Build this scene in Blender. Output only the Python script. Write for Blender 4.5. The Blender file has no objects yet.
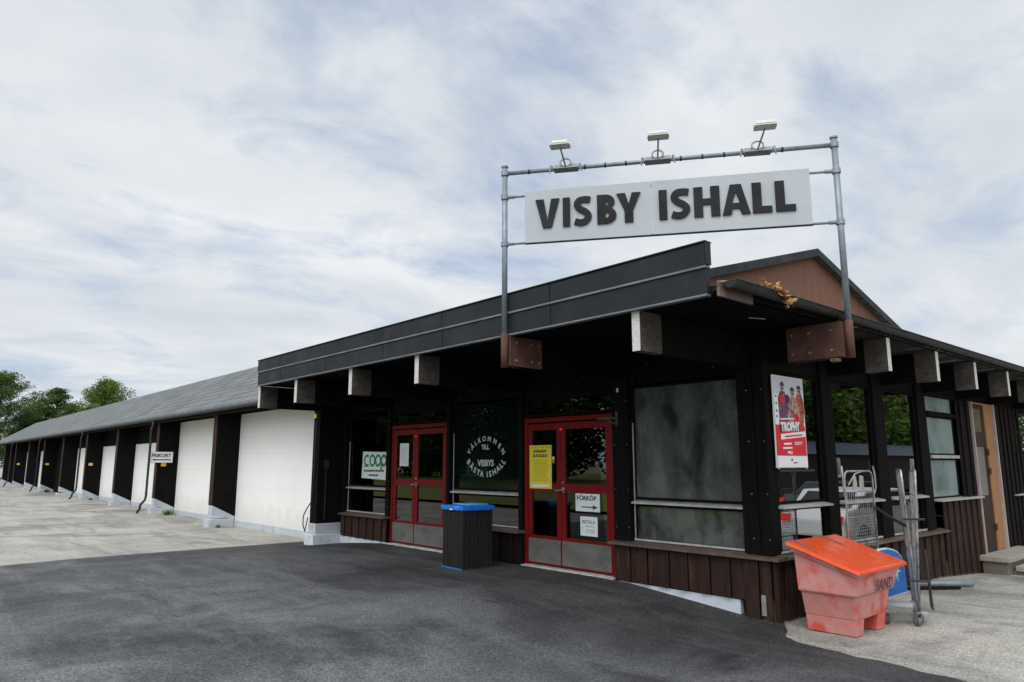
import bpy, bmesh, math, random
from mathutils import Vector, Matrix, noise
random.seed(7)
SC = bpy.context.scene
COL = SC.collection
R = math.radians

# ------------------------------------------------------------------ camera
cam = bpy.data.cameras.new('camera'); camo = bpy.data.objects.new('camera', cam); COL.objects.link(camo)
SC.camera = camo
camo.location = (0, 0, 1.55)
cam.sensor_width = 36; cam.lens = 713.6 / 1024 * 36
cam.clip_end = 3000; cam.clip_start = 0.05
PITCH = math.atan(122.5 / 713.6)
camo.rotation_euler = (R(90) + PITCH, 0, R(48.66 - 90))
SC.render.resolution_x = 1024; SC.render.resolution_y = 682

# ------------------------------------------------------------------ sky and sun
SUN_EL, SUN_AZ = 52, 205            # azimuth of the sun as an angle from +X, anticlockwise (degrees)
W = bpy.data.worlds.new('World'); SC.world = W; W.use_nodes = True
nt = W.node_tree; nt.nodes.clear()
def N(t, **k):
    n = nt.nodes.new(t)
    for a, b in k.items(): setattr(n, a, b)
    return n
L = nt.links.new
out = N('ShaderNodeOutputWorld'); bg = N('ShaderNodeBackground'); bg.inputs['Strength'].default_value = 0.1
sky = N('ShaderNodeTexSky', sky_type='NISHITA'); sky.sun_disc = False
sky.sun_elevation = R(SUN_EL); sky.sun_rotation = R(90 - SUN_AZ); sky.air_density = 1.0; sky.dust_density = 1.5
tc = N('ShaderNodeTexCoord'); sep = N('ShaderNodeSeparateXYZ'); L(tc.outputs['Generated'], sep.inputs[0])
zc = N('ShaderNodeMath', operation='MAXIMUM'); L(sep.outputs['Z'], zc.inputs[0]); zc.inputs[1].default_value = 0.0
za = N('ShaderNodeMath', operation='ADD'); L(zc.outputs[0], za.inputs[0]); za.inputs[1].default_value = 0.16
dx = N('ShaderNodeMath', operation='DIVIDE'); L(sep.outputs['X'], dx.inputs[0]); L(za.outputs[0], dx.inputs[1])
dy = N('ShaderNodeMath', operation='DIVIDE'); L(sep.outputs['Y'], dy.inputs[0]); L(za.outputs[0], dy.inputs[1])
cmb = N('ShaderNodeCombineXYZ'); L(dx.outputs[0], cmb.inputs[0]); L(dy.outputs[0], cmb.inputs[1])
def wn(scale, detail, rough, dist=0.0, off=(0, 0, 0), st=(1, 1, 1), rot=0):
    m = N('ShaderNodeMapping'); L(cmb.outputs[0], m.inputs['Vector']); m.inputs['Location'].default_value = off
    m.inputs['Scale'].default_value = st; m.inputs['Rotation'].default_value = (0, 0, R(rot))
    n = N('ShaderNodeTexNoise'); L(m.outputs[0], n.inputs['Vector'])
    n.inputs['Scale'].default_value = scale; n.inputs['Detail'].default_value = detail
    n.inputs['Roughness'].default_value = rough; n.inputs['Distortion'].default_value = dist
    return n.outputs['Fac']
def wramp(fac, stops):
    r = N('ShaderNodeValToRGB'); L(fac, r.inputs[0]); e = r.color_ramp.elements
    while len(e) < len(stops): e.new(0.5)
    for i, (p, c) in enumerate(stops): e[i].position = p; e[i].color = tuple(c) + (1,) if len(c) == 3 else c
    return r.outputs[0]
def gap(px, py, r0, r1, amt):
    f_ = Vector((math.cos(R(48.66)) , math.sin(R(48.66)), 0)); rt = Vector((math.sin(R(48.66)), -math.cos(R(48.66)), 0))
    fw_ = f_ * math.cos(PITCH) + Vector((0, 0, math.sin(PITCH))); up_ = -f_ * math.sin(PITCH) + Vector((0, 0, math.cos(PITCH)))
    d_ = (fw_ + rt * (px - 512) / 713.6 + up_ * (341 - py) / 713.6).normalized()
    n_ = N('ShaderNodeVectorMath', operation='DOT_PRODUCT'); L(tc.outputs['Generated'], n_.inputs[0]); n_.inputs[1].default_value = d_
    m_ = N('ShaderNodeMapRange'); L(n_.outputs['Value'], m_.inputs[0]); m_.inputs[1].default_value = math.cos(R(r1)); m_.inputs[2].default_value = math.cos(R(r0)); m_.inputs[3].default_value = 0; m_.inputs[4].default_value = amt
    return m_.outputs[0]
cov_n = wn(1.9, 10, 0.60, 0.25, (5.6, 0.3, 2.0), (1, 1.3, 1), 25)
for g_ in (gap(470, -20, 2, 17, .11), gap(545, 150, 1, 10, .09), gap(250, 40, 1, 8, .04)):
    sb_ = N('ShaderNodeMath', operation='SUBTRACT'); L(cov_n, sb_.inputs[0]); L(g_, sb_.inputs[1]); cov_n = sb_.outputs[0]
cover = wramp(cov_n, [(0.22, (0.0,)*3), (0.50, (1,)*3)])
bright = wramp(wn(1.0, 10, 0.60, 0.25, (7.3, 2.2, 4.0), (1, 1.6, 1), 30), [(0.26, (5.35, 5.85, 6.45)), (0.44, (6.1, 6.5, 6.95)), (0.58, (6.9, 7.2, 7.5)), (0.74, (7.9, 8.1, 8.25))])
mulc = N('ShaderNodeMix', data_type='RGBA', blend_type='MIX')
base = N('ShaderNodeMix', data_type='RGBA', blend_type='MIX'); base.inputs[0].default_value = 0.62
L(sky.outputs[0], base.inputs[6]); base.inputs[7].default_value = (4.3, 5.3, 6.9, 1)      # thin high veil over the blue
L(cover, mulc.inputs[0]); L(base.outputs[2], mulc.inputs[6]); L(bright, mulc.inputs[7])
# the cloud layer is brighter round the hidden sun
sd = Vector((math.cos(R(SUN_EL)) * math.cos(R(SUN_AZ)), math.cos(R(SUN_EL)) * math.sin(R(SUN_AZ)), math.sin(R(SUN_EL))))
dt = N('ShaderNodeVectorMath', operation='DOT_PRODUCT'); L(tc.outputs['Generated'], dt.inputs[0]); dt.inputs[1].default_value = sd
mr = N('ShaderNodeMapRange'); L(dt.outputs['Value'], mr.inputs[0]); mr.inputs[1].default_value = 0.15; mr.inputs[2].default_value = 1.0
mr.inputs[3].default_value = 1.0; mr.inputs[4].default_value = 2.5
sc_ = N('ShaderNodeVectorMath', operation='SCALE'); L(mulc.outputs[2], sc_.inputs[0]); L(mr.outputs[0], sc_.inputs['Scale'])
L(sc_.outputs[0], bg.inputs['Color']); L(bg.outputs[0], out.inputs[0])

sl = bpy.data.lights.new('sun', 'SUN'); sl.energy = 1.0; sl.angle = R(24); sl.color = (1, 0.97, 0.93)
so = bpy.data.objects.new('sun', sl); COL.objects.link(so); so.location = (0, 0, 30)
so.rotation_euler = sd.to_track_quat('Z', 'Y').to_euler()
vs = SC.view_settings; vs.view_transform = 'Standard'; vs.look = 'None'; vs.exposure = 0.2; vs.gamma = 1.0; vs.use_curve_mapping = False

# ------------------------------------------------------------------ materials
def mat(name, c1, c2=None, rough=0.7, scale=6, detail=5, st=(1, 1, 1), bump=0.0, bscale=None, bst=None, metal=0.0,
        lo=0.35, hi=0.65, spec=0.5, coord='Object', c3=None, scale3=2.0, lo3=0.5, hi3=0.62, st3=(1, 1, 1), rr=0.0, bdist=0.01):
    m = bpy.data.materials.new(name); m.use_nodes = True; t = m.node_tree; p = t.nodes['Principled BSDF']; l = t.links.new
    p.inputs['Roughness'].default_value = rough; p.inputs['Metallic'].default_value = metal
    p.inputs['Specular IOR Level'].default_value = spec
    p.inputs['Base Color'].default_value = tuple(c1) + (1,)
    if coord == 'World':
        v = t.nodes.new('ShaderNodeNewGeometry').outputs['Position']
    else:
        v = t.nodes.new('ShaderNodeTexCoord').outputs[coord]
    def nz(sc, st_, dt_):
        mp = t.nodes.new('ShaderNodeMapping'); l(v, mp.inputs['Vector']); mp.inputs['Scale'].default_value = st_
        n = t.nodes.new('ShaderNodeTexNoise'); l(mp.outputs[0], n.inputs['Vector']); n.inputs['Scale'].default_value = sc
        n.inputs['Detail'].default_value = dt_; n.inputs['Roughness'].default_value = 0.6
        return n.outputs['Fac']
    def mix(fac, a, b):
        x = t.nodes.new('ShaderNodeMix'); x.data_type = 'RGBA'; l(fac, x.inputs[0])
        for s, q in ((6, a), (7, b)):
            if isinstance(q, (tuple, list)): x.inputs[s].default_value = tuple(q) + (1,)
            else: l(q, x.inputs[s])
        return x.outputs[2]
    def rng(fac, a, b, o0=0.0, o1=1.0):
        x = t.nodes.new('ShaderNodeMapRange'); l(fac, x.inputs[0]); x.inputs[1].default_value = a; x.inputs[2].default_value = b
        x.inputs[3].default_value = o0; x.inputs[4].default_value = o1; return x.outputs[0]
    colr = None
    if c2 is not None:
        f = nz(scale, st, detail); colr = mix(rng(f, lo, hi), c1, c2)
        if rr: l(rng(f, lo, hi, rough - rr, rough + rr), p.inputs['Roughness'])
    if c3 is not None:
        colr = mix(rng(nz(scale3, st3, 8), lo3, hi3), colr if colr else tuple(c1), c3)
    if colr: l(colr, p.inputs['Base Color'])
    if bump:
        b = t.nodes.new('ShaderNodeBump'); b.inputs['Strength'].default_value = bump; b.inputs['Distance'].default_value = bdist
        l(nz(bscale or scale * 4, bst or st, 6), b.inputs['Height']); l(b.outputs[0], p.inputs['Normal'])
    return m

def glass_mat(name, tint=(0.75, 0.8, 0.78), k=1.6, base=0.03, fog=None, foglo=0.35, foghi=0.7, fogmax=0.8, fogscale=1.6, rough=0.0):
    m = bpy.data.materials.new(name); m.use_nodes = True; t = m.node_tree; t.nodes.clear(); l = t.links.new
    o = t.nodes.new('ShaderNodeOutputMaterial'); tr = t.nodes.new('ShaderNodeBsdfTransparent'); tr.inputs[0].default_value = tint + (1,)
    g = t.nodes.new('ShaderNodeBsdfGlossy'); g.inputs['Roughness'].default_value = rough; g.inputs[0].default_value = (0.95, 0.97, 0.96, 1)
    f = t.nodes.new('ShaderNodeFresnel'); f.inputs[0].default_value = 1.5
    a = t.nodes.new('ShaderNodeMath'); a.operation = 'MULTIPLY_ADD'; l(f.outputs[0], a.inputs[0]); a.inputs[1].default_value = k; a.inputs[2].default_value = base; a.use_clamp = True
    mx = t.nodes.new('ShaderNodeMixShader'); l(a.outputs[0], mx.inputs[0]); l(tr.outputs[0], mx.inputs[1]); l(g.outputs[0], mx.inputs[2])
    last = mx.outputs[0]
    if fog:
        d = t.nodes.new('ShaderNodeBsdfDiffuse'); d.inputs[0].default_value = fog + (1,)
        tc_ = t.nodes.new('ShaderNodeTexCoord'); mp = t.nodes.new('ShaderNodeMapping'); mp.inputs['Scale'].default_value = (1, 1, 0.55); l(tc_.outputs['Object'], mp.inputs['Vector'])
        n = t.nodes.new('ShaderNodeTexNoise'); l(mp.outputs[0], n.inputs['Vector']); n.inputs['Scale'].default_value = fogscale; n.inputs['Detail'].default_value = 7
        n.inputs['Distortion'].default_value = 0.25; n.inputs['Roughness'].default_value = 0.6
        r = t.nodes.new('ShaderNodeMapRange'); l(n.outputs['Fac'], r.inputs[0]); r.inputs[1].default_value = foglo; r.inputs[2].default_value = foghi; r.inputs[3].default_value = 0.12; r.inputs[4].default_value = fogmax
        m2 = t.nodes.new('ShaderNodeMixShader'); l(r.outputs[0], m2.inputs[0]); l(last, m2.inputs[1]); l(d.outputs[0], m2.inputs[2]); last = m2.outputs[0]
    l(last, o.inputs[0]); return m

def asphalt(name, base, pale, dark, cracks, speck, x_tone=None):
    """coarse aggregate speckle over broad worn and darker patches"""
    m = bpy.data.materials.new(name); m.use_nodes = True; t = m.node_tree; p = t.nodes['Principled BSDF']; l = t.links.new
    p.inputs['Roughness'].default_value = 0.82; p.inputs['Specular IOR Level'].default_value = 0.25
    g = t.nodes.new('ShaderNodeNewGeometry').outputs['Position']
    def nz(sc, det=6, ro=0.6, st=(1, 1, 1), dist=0.0, off=(0, 0, 0)):
        mp = t.nodes.new('ShaderNodeMapping'); l(g, mp.inputs[0]); mp.inputs['Scale'].default_value = st; mp.inputs['Location'].default_value = off
        n = t.nodes.new('ShaderNodeTexNoise'); l(mp.outputs[0], n.inputs['Vector']); n.inputs['Scale'].default_value = sc; n.inputs['Detail'].default_value = det; n.inputs['Roughness'].default_value = ro; n.inputs['Distortion'].default_value = dist
        return n.outputs['Fac']
    def rg(f, a, b, c=0.0, d=1.0):
        x = t.nodes.new('ShaderNodeMapRange'); l(f, x.inputs[0]); 
        for i, q in enumerate((a, b, c, d)): x.inputs[i + 1].default_value = q
        return x.outputs[0]
    def mx(f, a, b, bt='MIX'):
        x = t.nodes.new('ShaderNodeMix'); x.data_type = 'RGBA'; x.blend_type = bt
        if isinstance(f, float): x.inputs[0].default_value = f
        else: l(f, x.inputs[0])
        for s, q in ((6, a), (7, b)):
            if isinstance(q, tuple): x.inputs[s].default_value = q + (1,)
            else: l(q, x.inputs[s])
        return x.outputs[2]
    c = mx(rg(nz(0.42, 7, 0.62, dist=0.5), 0.42, 0.62), base, pale)
    c = mx(rg(nz(0.30, 7, 0.65, (1, 1.6, 1), 0.8, (9, 4, 0)), 0.50, 0.66), c, dark)
    c = mx(rg(nz(2.2, 6, 0.6, (1, 1, 1), 0.4, (2, 2, 2)), 0.56, 0.74, 0.0, 0.6), c, pale)
    c = mx(rg(nz(1.5, 6, 0.65, (1.3, 0.22, 1), 0.3, (5, 1, 2)), 0.50, 0.66, 0.0, 0.75), c, pale)
    c = mx(rg(nz(1.1, 7, 0.7, (1.2, 0.3, 1), 0.6, (1, 8, 3)), 0.52, 0.68, 0.0, 0.8), c, dark)
    c = mx(rg(nz(6.0, 4, 0.6, off=(4, 4, 4)), 0.66, 0.74, 0.0, 0.7), c, dark)
    if x_tone:        # paler away from the building, darker along the doors, edge broken by noise
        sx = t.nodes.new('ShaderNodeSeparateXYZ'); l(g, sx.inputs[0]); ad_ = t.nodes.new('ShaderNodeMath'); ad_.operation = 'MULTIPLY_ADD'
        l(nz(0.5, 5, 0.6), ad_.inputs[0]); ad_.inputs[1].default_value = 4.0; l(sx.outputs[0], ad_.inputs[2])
        c = mx(rg(ad_.outputs[0], x_tone[0], x_tone[1], 1.0, 0.0), c, x_tone[2], 'MULTIPLY')
    v = t.nodes.new('ShaderNodeTexVoronoi'); l(g, v.inputs['Vector']); v.inputs['Scale'].default_value = 85
    sp = t.nodes.new('ShaderNodeSeparateColor'); l(v.outputs['Color'], sp.inputs[0])
    k = rg(sp.outputs[0], 0.0, 1.0, 1 - speck * .62, 1 + speck * .75)
    k2 = rg(nz(38, 5, 0.75), 0.3, 0.7, 0.72, 1.28)
    kk = t.nodes.new('ShaderNodeMath'); kk.operation = 'MULTIPLY'; l(k, kk.inputs[0]); l(k2, kk.inputs[1])
    sc = t.nodes.new('ShaderNodeVectorMath'); sc.operation = 'SCALE'; l(c, sc.inputs[0]); l(kk.outputs[0], sc.inputs['Scale'])
    c = sc.outputs[0]
    if cracks:
        vc = t.nodes.new('ShaderNodeTexVoronoi'); vc.feature = 'DISTANCE_TO_EDGE'; vc.inputs['Scale'].default_value = 0.32
        ad = t.nodes.new('ShaderNodeMix'); ad.data_type = 'VECTOR'; ad.inputs[0].default_value = 0.25
        n3 = t.nodes.new('ShaderNodeTexNoise'); l(g, n3.inputs['Vector']); n3.inputs['Scale'].default_value = 1.2; n3.inputs['Detail'].default_value = 6
        l(g, ad.inputs[4]); l(n3.outputs['Color'], ad.inputs[5]); l(ad.outputs[1], vc.inputs['Vector'])
        c = mx(rg(vc.outputs['Distance'], 0.0, 0.004, cracks * 3, 0.0), c, (0.16, 0.155, 0.145))
    l(c, p.inputs['Base Color'])
    b = t.nodes.new('ShaderNodeBump'); b.inputs['Strength'].default_value = 0.7; b.inputs['Distance'].default_value = 0.006; l(kk.outputs[0], b.inputs['Height']); l(b.outputs[0], p.inputs['Normal'])
    return m
def panel_mat():
    m = mat('white_render_panel', (0.86, 0.845, 0.81), (0.83, 0.82, 0.785), 0.8, 0.8, 7, (1, 1, 1), 0.08, 12, coord='World', c3=(0.66, 0.65, 0.60), scale3=1.3, lo3=0.60, hi3=0.88, st3=(1, 1, 0.35))
    t = m.node_tree; p = t.nodes['Principled BSDF']; l = t.links.new; src = p.inputs['Base Color'].links[0].from_socket
    g = t.nodes.new('ShaderNodeNewGeometry'); sx = t.nodes.new('ShaderNodeSeparateXYZ'); l(g.outputs['Position'], sx.inputs[0])
    cb = t.nodes.new('ShaderNodeCombineXYZ'); l(sx.outputs['Y'], cb.inputs[0]); l(sx.outputs['Z'], cb.inputs[1])
    b = t.nodes.new('ShaderNodeTexBrick'); l(cb.outputs[0], b.inputs['Vector']); b.inputs['Scale'].default_value = 0.55
    b.inputs['Color1'].default_value = (1, 1, 1, 1); b.inputs['Color2'].default_value = (0.99, 0.99, 0.985, 1); b.inputs['Mortar'].default_value = (0.94, 0.935, 0.925, 1); b.inputs['Mortar Size'].default_value = 0.006
    x = t.nodes.new('ShaderNodeMix'); x.data_type = 'RGBA'; x.blend_type = 'MULTIPLY'; x.inputs[0].default_value = 1; l(src, x.inputs[6]); l(b.outputs[0], x.inputs[7])
    n = t.nodes.new('ShaderNodeTexNoise'); l(g.outputs['Position'], n.inputs['Vector']); n.inputs['Scale'].default_value = 3.5; n.inputs['Detail'].default_value = 7
    a = t.nodes.new('ShaderNodeMath'); a.operation = 'MULTIPLY_ADD'; l(n.outputs['Fac'], a.inputs[0]); a.inputs[1].default_value = -0.9; l(sx.outputs['Z'], a.inputs[2])
    q = t.nodes.new('ShaderNodeMapRange'); l(a.outputs[0], q.inputs[0]); q.inputs[1].default_value = -0.35; q.inputs[2].default_value = 0.1; q.inputs[3].default_value = 0.38; q.inputs[4].default_value = 0.0
    y = t.nodes.new('ShaderNodeMix'); y.data_type = 'RGBA'; l(q.outputs[0], y.inputs[0]); l(x.outputs[2], y.inputs[6]); y.inputs[7].default_value = (0.50, 0.47, 0.41, 1)
    l(y.outputs[2], p.inputs['Base Color']); return m
M = {}
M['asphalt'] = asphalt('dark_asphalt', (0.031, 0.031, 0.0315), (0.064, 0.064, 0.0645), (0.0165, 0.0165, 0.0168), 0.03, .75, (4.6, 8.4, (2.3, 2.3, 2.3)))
M['old_asphalt'] = asphalt('old_pale_asphalt', (0.30, 0.285, 0.255), (0.42, 0.395, 0.345), (0.16, 0.155, 0.145), 0.0, 0.5)
M['grass'] = mat('lawn', (0.13, 0.17, 0.022), (0.19, 0.21, 0.035), 0.9, 0.3, 5, coord='World', bump=0.6, bscale=30)
M['black_wood'] = mat('black_stained_wood', (0.0035, 0.0032, 0.003), (0.008, 0.0072, 0.0066), 0.85, 8, 6, (3, 3, 0.3), 0.25, 30, (3, 3, 0.4), coord='World', spec=0.10)
M['black_beam'] = mat('black_stained_beam', (0.004, 0.0037, 0.0035), (0.008, 0.0072, 0.0066), 0.9, 6, 5, (1, 1, 1), 0.15, 30, coord='World', spec=0.06)
M['weathered'] = mat('weathered_grey_timber', (0.30, 0.285, 0.26), (0.20, 0.19, 0.175), 0.85, 9, 6, (1, 1, 3), 0.3, 40, coord='World', c3=(0.12, 0.10, 0.09), scale3=7, lo3=0.55, hi3=0.75)
M['weathered_side'] = mat('weathered_timber_side', (0.085, 0.072, 0.062), (0.05, 0.042, 0.036), 0.9, 9, 6, (1, 1, 3), 0.3, 40, coord='World', c3=(0.14, 0.125, 0.11), scale3=4, lo3=0.5, hi3=0.75, spec=0.15)
M['endgrain'] = mat('pale_beam_end', (0.66, 0.64, 0.59), (0.50, 0.48, 0.44), 0.85, 20, 5, coord='World', bump=0.2)
M['brown_board'] = mat('brown_painted_board', (0.040, 0.019, 0.0135), (0.020, 0.0105, 0.008), 0.7, 5, 7, (4, 4, 0.5), 0.4, 30, (4, 4, 0.3), coord='World', c3=(0.075, 0.036, 0.026), scale3=3, lo3=0.55, hi3=0.72, st3=(3, 3, 0.5), spec=0.2)
M['dark_board'] = mat('dark_brown_board', (0.012, 0.0085, 0.007), (0.006, 0.0045, 0.004), 0.8, 5, 7, (4, 4, 0.5), 0.3, 30, (4, 4, 0.3), coord='World', spec=0.12)
M['ledge'] = mat('brown_sill_board', (0.13, 0.085, 0.062), (0.075, 0.048, 0.036), 0.5, 6, 6, (2, 2, 2), 0.2, 30, coord='World', c3=(0.2, 0.15, 0.12), scale3=4, lo3=0.55, hi3=0.75)
M['render_white'] = panel_mat()
M['plinth'] = mat('painted_concrete_plinth', (0.42, 0.45, 0.48), (0.50, 0.53, 0.56), 0.8, 3, 6, bump=0.25, bscale=25, coord='World', c3=(0.25, 0.26, 0.26), scale3=4, lo3=0.58, hi3=0.78)
M['found'] = mat('whitewashed_foundation', (0.62, 0.65, 0.70), (0.48, 0.51, 0.55), 0.85, 6, 6, bump=0.3, bscale=20, coord='World')
M['slate'] = mat('dark_sheet_metal', (0.013, 0.0165, 0.0195), (0.009, 0.0115, 0.0135), 0.55, 2, 4, (1, 1, 1), 0.08, 5, coord='World', metal=0.0, spec=0.3, rr=0.08, c3=(0.022, 0.026, 0.030), scale3=1.4, lo3=0.5, hi3=0.75)
M['trim_light'] = mat('bare_metal_edge', (0.20, 0.215, 0.23), (0.12, 0.13, 0.14), 0.5, 3, 5, metal=0.2, coord='World')
M['gutter'] = mat('dark_metal_gutter', (0.009, 0.0105, 0.0105), (0.02, 0.023, 0.022), 0.5, 8, 4, spec=0.35, coord='World')
M['cladding'] = mat('red_brown_profiled_cladding', (0.205, 0.10, 0.067), (0.17, 0.083, 0.057), 0.75, 1.2, 5, (3, 3, 0.3), coord='World', spec=0.2)
M['soffit'] = mat('soffit_boards', (0.0045, 0.004, 0.004), (0.009, 0.008, 0.0075), 0.9, 3, 5, (0.5, 4, 1), coord='World', spec=0.06)
M['corr'] = mat('corrugated_sheet_underside', (0.05, 0.05, 0.05), (0.025, 0.025, 0.025), 0.8, 1.5, 5, coord='World', c3=(0.22, 0.22, 0.21), scale3=1.2, lo3=0.55, hi3=0.7, st3=(4, 1, 1), spec=0.2)
M['galv'] = mat('galvanised_steel', (0.19, 0.225, 0.25), (0.27, 0.31, 0.335), 0.5, 9, 4, metal=0.4, coord='Object')
M['galv_tube'] = mat('zinc_plated_tube', (0.50, 0.51, 0.51), (0.20, 0.20, 0.195), 0.36, 9, 5, metal=0.6, coord='Object')
M['galv_dull'] = mat('dull_galvanised_bracket', (0.36, 0.375, 0.37), (0.26, 0.27, 0.27), 0.6, 5, 3, metal=0.2)
M['lampwhite'] = mat('offwhite_lamp_housing', (0.62, 0.62, 0.57), None, 0.5)
M['rustpaint'] = mat('red_brown_painted_steel', (0.13, 0.062, 0.046), (0.085, 0.043, 0.033), 0.7, 8, 5, coord='World', bump=0.1, spec=0.2)
M['signboard'] = mat('pale_grey_sign_face', (0.46, 0.485, 0.50), (0.43, 0.455, 0.47), 0.6, 2, 4, coord='Object', spec=0.2)
M['letter'] = mat('dark_letter', (0.010, 0.010, 0.011), (0.022, 0.022, 0.024), 0.6, 3, 3, coord='Object', spec=0.2)
M['letter_side'] = mat('letter_return', (0.05, 0.05, 0.055), None, 0.5)
M['red'] = mat('red_door_paint', (0.185, 0.0035, 0.0045), (0.125, 0.003, 0.0035), 0.5, 5, 4, coord='World', spec=0.2, c3=(0.06, 0.003, 0.005), scale3=7, lo3=0.62, hi3=0.75)
M['steelplate'] = mat('brushed_kick_plate', (0.17, 0.16, 0.145), (0.12, 0.115, 0.105), 0.55, 2.5, 6, (1, 1, 3), metal=0.2, coord='World', c3=(0.08, 0.076, 0.072), scale3=3, lo3=0.55, hi3=0.75)
M['alu'] = mat('aluminium_sill', (0.52, 0.50, 0.47), (0.36, 0.345, 0.32), 0.5, 8, 5, metal=0.15, coord='World')
M['threshold'] = mat('worn_threshold', (0.62, 0.60, 0.55), (0.35, 0.33, 0.3), 0.7, 9, 5, coord='World')
M['glass'] = glass_mat('window_glass', (0.5, 0.55, 0.52), 1.35, 0.012)
M['glass_side'] = glass_mat('window_glass_clean', (0.45, 0.5, 0.48), 2.4, 0.08)
M['glass_blind'] = glass_mat('window_glass_before_blind', (0.9, 0.93, 0.92), 0.8, 0.02, (0.30, 0.37, 0.35), 0.2, 0.6, 0.75, 1.4)
M['glass_fog'] = glass_mat('dusty_window_glass', (0.55, 0.58, 0.56), 0.6, 0.0, (0.15, 0.165, 0.155), 0.36, 0.68, 0.8, 2.6)
M['glass_fog2'] = glass_mat('misted_lower_glass', (0.5, 0.55, 0.5), 0.6, 0.02, (0.14, 0.15, 0.13), 0.36, 0.62, 0.85, 3.5)
M['glass_green'] = glass_mat('green_tinted_glass', (0.35, 0.45, 0.38), 0.6, 0.0, (0.010, 0.019, 0.015), 0.3, 0.7, 0.7, 1.2)
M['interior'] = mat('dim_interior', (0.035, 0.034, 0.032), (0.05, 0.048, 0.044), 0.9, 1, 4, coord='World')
M['blind'] = mat('pale_blind', (0.52, 0.60, 0.57), (0.42, 0.49, 0.46), 0.8, 3, 4, coord='World')
M['curtain'] = mat('yellow_curtain', (0.55, 0.5, 0.10), (0.42, 0.38, 0.08), 0.85, 6, 3, (8, 8, 0.5), coord='World')
M['olive'] = mat('olive_board', (0.13, 0.115, 0.05), (0.10, 0.09, 0.04), 0.8, 4, 3, coord='World')
M['wired'] = mat('wired_glass', (0.24, 0.215, 0.19), (0.15, 0.135, 0.12), 0.4, 14, 2, (3, 1, 3), coord='World')
M['grit'] = mat('grit', (0.26, 0.24, 0.20), (0.10, 0.09, 0.075), 0.9, 12, 2, coord='World')
M['beige'] = mat('beige_panel', (0.42, 0.40, 0.33), (0.33, 0.31, 0.26), 0.85, 2, 4, coord='World')
M['white'] = mat('white_plastic', (0.78, 0.78, 0.77), None, 0.5)
M['paper'] = mat('white_paper', (0.72, 0.76, 0.74), (0.66, 0.70, 0.68), 0.7, 3, 3)
M['yellow'] = mat('yellow_paper', (0.72, 0.60, 0.02), (0.66, 0.55, 0.02), 0.7, 3, 3)
M['yplate'] = mat('yellow_plate', (0.85, 0.55, 0.02), None, 0.5)
M['ink'] = mat('black_ink', (0.015, 0.015, 0.015), None, 0.6)
M['greyink'] = mat('grey_ink', (0.20, 0.22, 0.21), None, 0.7)
M['greenink'] = mat('green_ink', (0.0, 0.20, 0.075), None, 0.6)
M['whitefilm'] = mat('white_window_film', (0.46, 0.52, 0.50), None, 0.6)
M['black_plastic'] = mat('black_plastic', (0.014, 0.014, 0.014), (0.03, 0.03, 0.03), 0.5, 8, 4)
M['binbody'] = mat('charcoal_bin_slats', (0.010, 0.009, 0.0085), (0.019, 0.0165, 0.015), 0.6, 6, 5, (3, 3, 0.5), coord='Object', spec=0.25)
M['blue'] = mat('bright_blue_plastic', (0.0, 0.17, 0.62), (0.0, 0.13, 0.5), 0.45, 8, 5, c3=(0.15, 0.33, 0.68), scale3=6, lo3=0.6, hi3=0.75)
M['greypl'] = mat('grey_plastic', (0.35, 0.36, 0.37), None, 0.5)
M['orange_lid'] = mat('orange_red_lid', (0.74, 0.085, 0.014), (0.62, 0.06, 0.010), 0.32, 5, 6, (1, 1, 1), 0.12, 18, rr=0.14, c3=(0.42, 0.04, 0.01), scale3=8, lo3=0.64, hi3=0.72)
M['bin_pink'] = mat('faded_red_plastic', (0.56, 0.195, 0.165), (0.60, 0.30, 0.275), 0.6, 3.5, 10, (1, 1, 1), 0.2, 25, c3=(0.58, 0.085, 0.05), scale3=3.0, lo3=0.48, hi3=0.62, lo=0.35, hi=0.65)
M['scuff'] = mat('faded_black_paint', (0.06, 0.035, 0.035), (0.10, 0.05, 0.05), 0.7, 25, 4, lo=0.5, hi=0.9)
M['rubber'] = mat('grey_rubber', (0.12, 0.12, 0.12), None, 0.7)
M['bare_wood'] = mat('new_orange_pine', (0.40, 0.205, 0.10), (0.31, 0.15, 0.065), 0.7, 5, 6, (6, 6, 0.6), coord='World', c3=(0.18, 0.085, 0.04), scale3=9, lo3=0.64, hi3=0.72, spec=0.2)
M['pale_trim'] = mat('pale_pink_trim', (0.50, 0.40, 0.37), (0.36, 0.28, 0.26), 0.6, 9, 5, (3, 3, 0.4), coord='World')
M['door_brown'] = mat('brown_door', (0.055, 0.026, 0.018), (0.035, 0.018, 0.013), 0.6, 5, 6, (4, 4, 0.4), coord='World', spec=0.2)
M['step'] = mat('sandstone_slab', (0.36, 0.33, 0.28), (0.27, 0.24, 0.20), 0.85, 4, 7, bump=0.3, bscale=30, coord='World')
M['step_base'] = mat('brown_concrete_base', (0.17, 0.145, 0.11), (0.12, 0.10, 0.08), 0.9, 4, 7, bump=0.3, bscale=30, coord='World')
M['leaf1'] = mat('pine_needles', (0.045, 0.088, 0.022), (0.080, 0.13, 0.03), 0.7, 0.8, 4, coord='World', spec=0.2)
M['leaf2'] = mat('birch_leaves', (0.075, 0.135, 0.022), (0.12, 0.18, 0.03), 0.7, 0.6, 4, coord='World', spec=0.2)
M['leaf3'] = mat('dark_conifer_needles', (0.032, 0.064, 0.019), (0.058, 0.10, 0.025), 0.7, 0.8, 4, coord='World', spec=0.2)
M['bark'] = mat('pine_bark', (0.16, 0.085, 0.05), (0.09, 0.055, 0.04), 0.9, 4, 5, (1, 1, 0.3), bump=0.4, bscale=10, coord='World')
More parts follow.
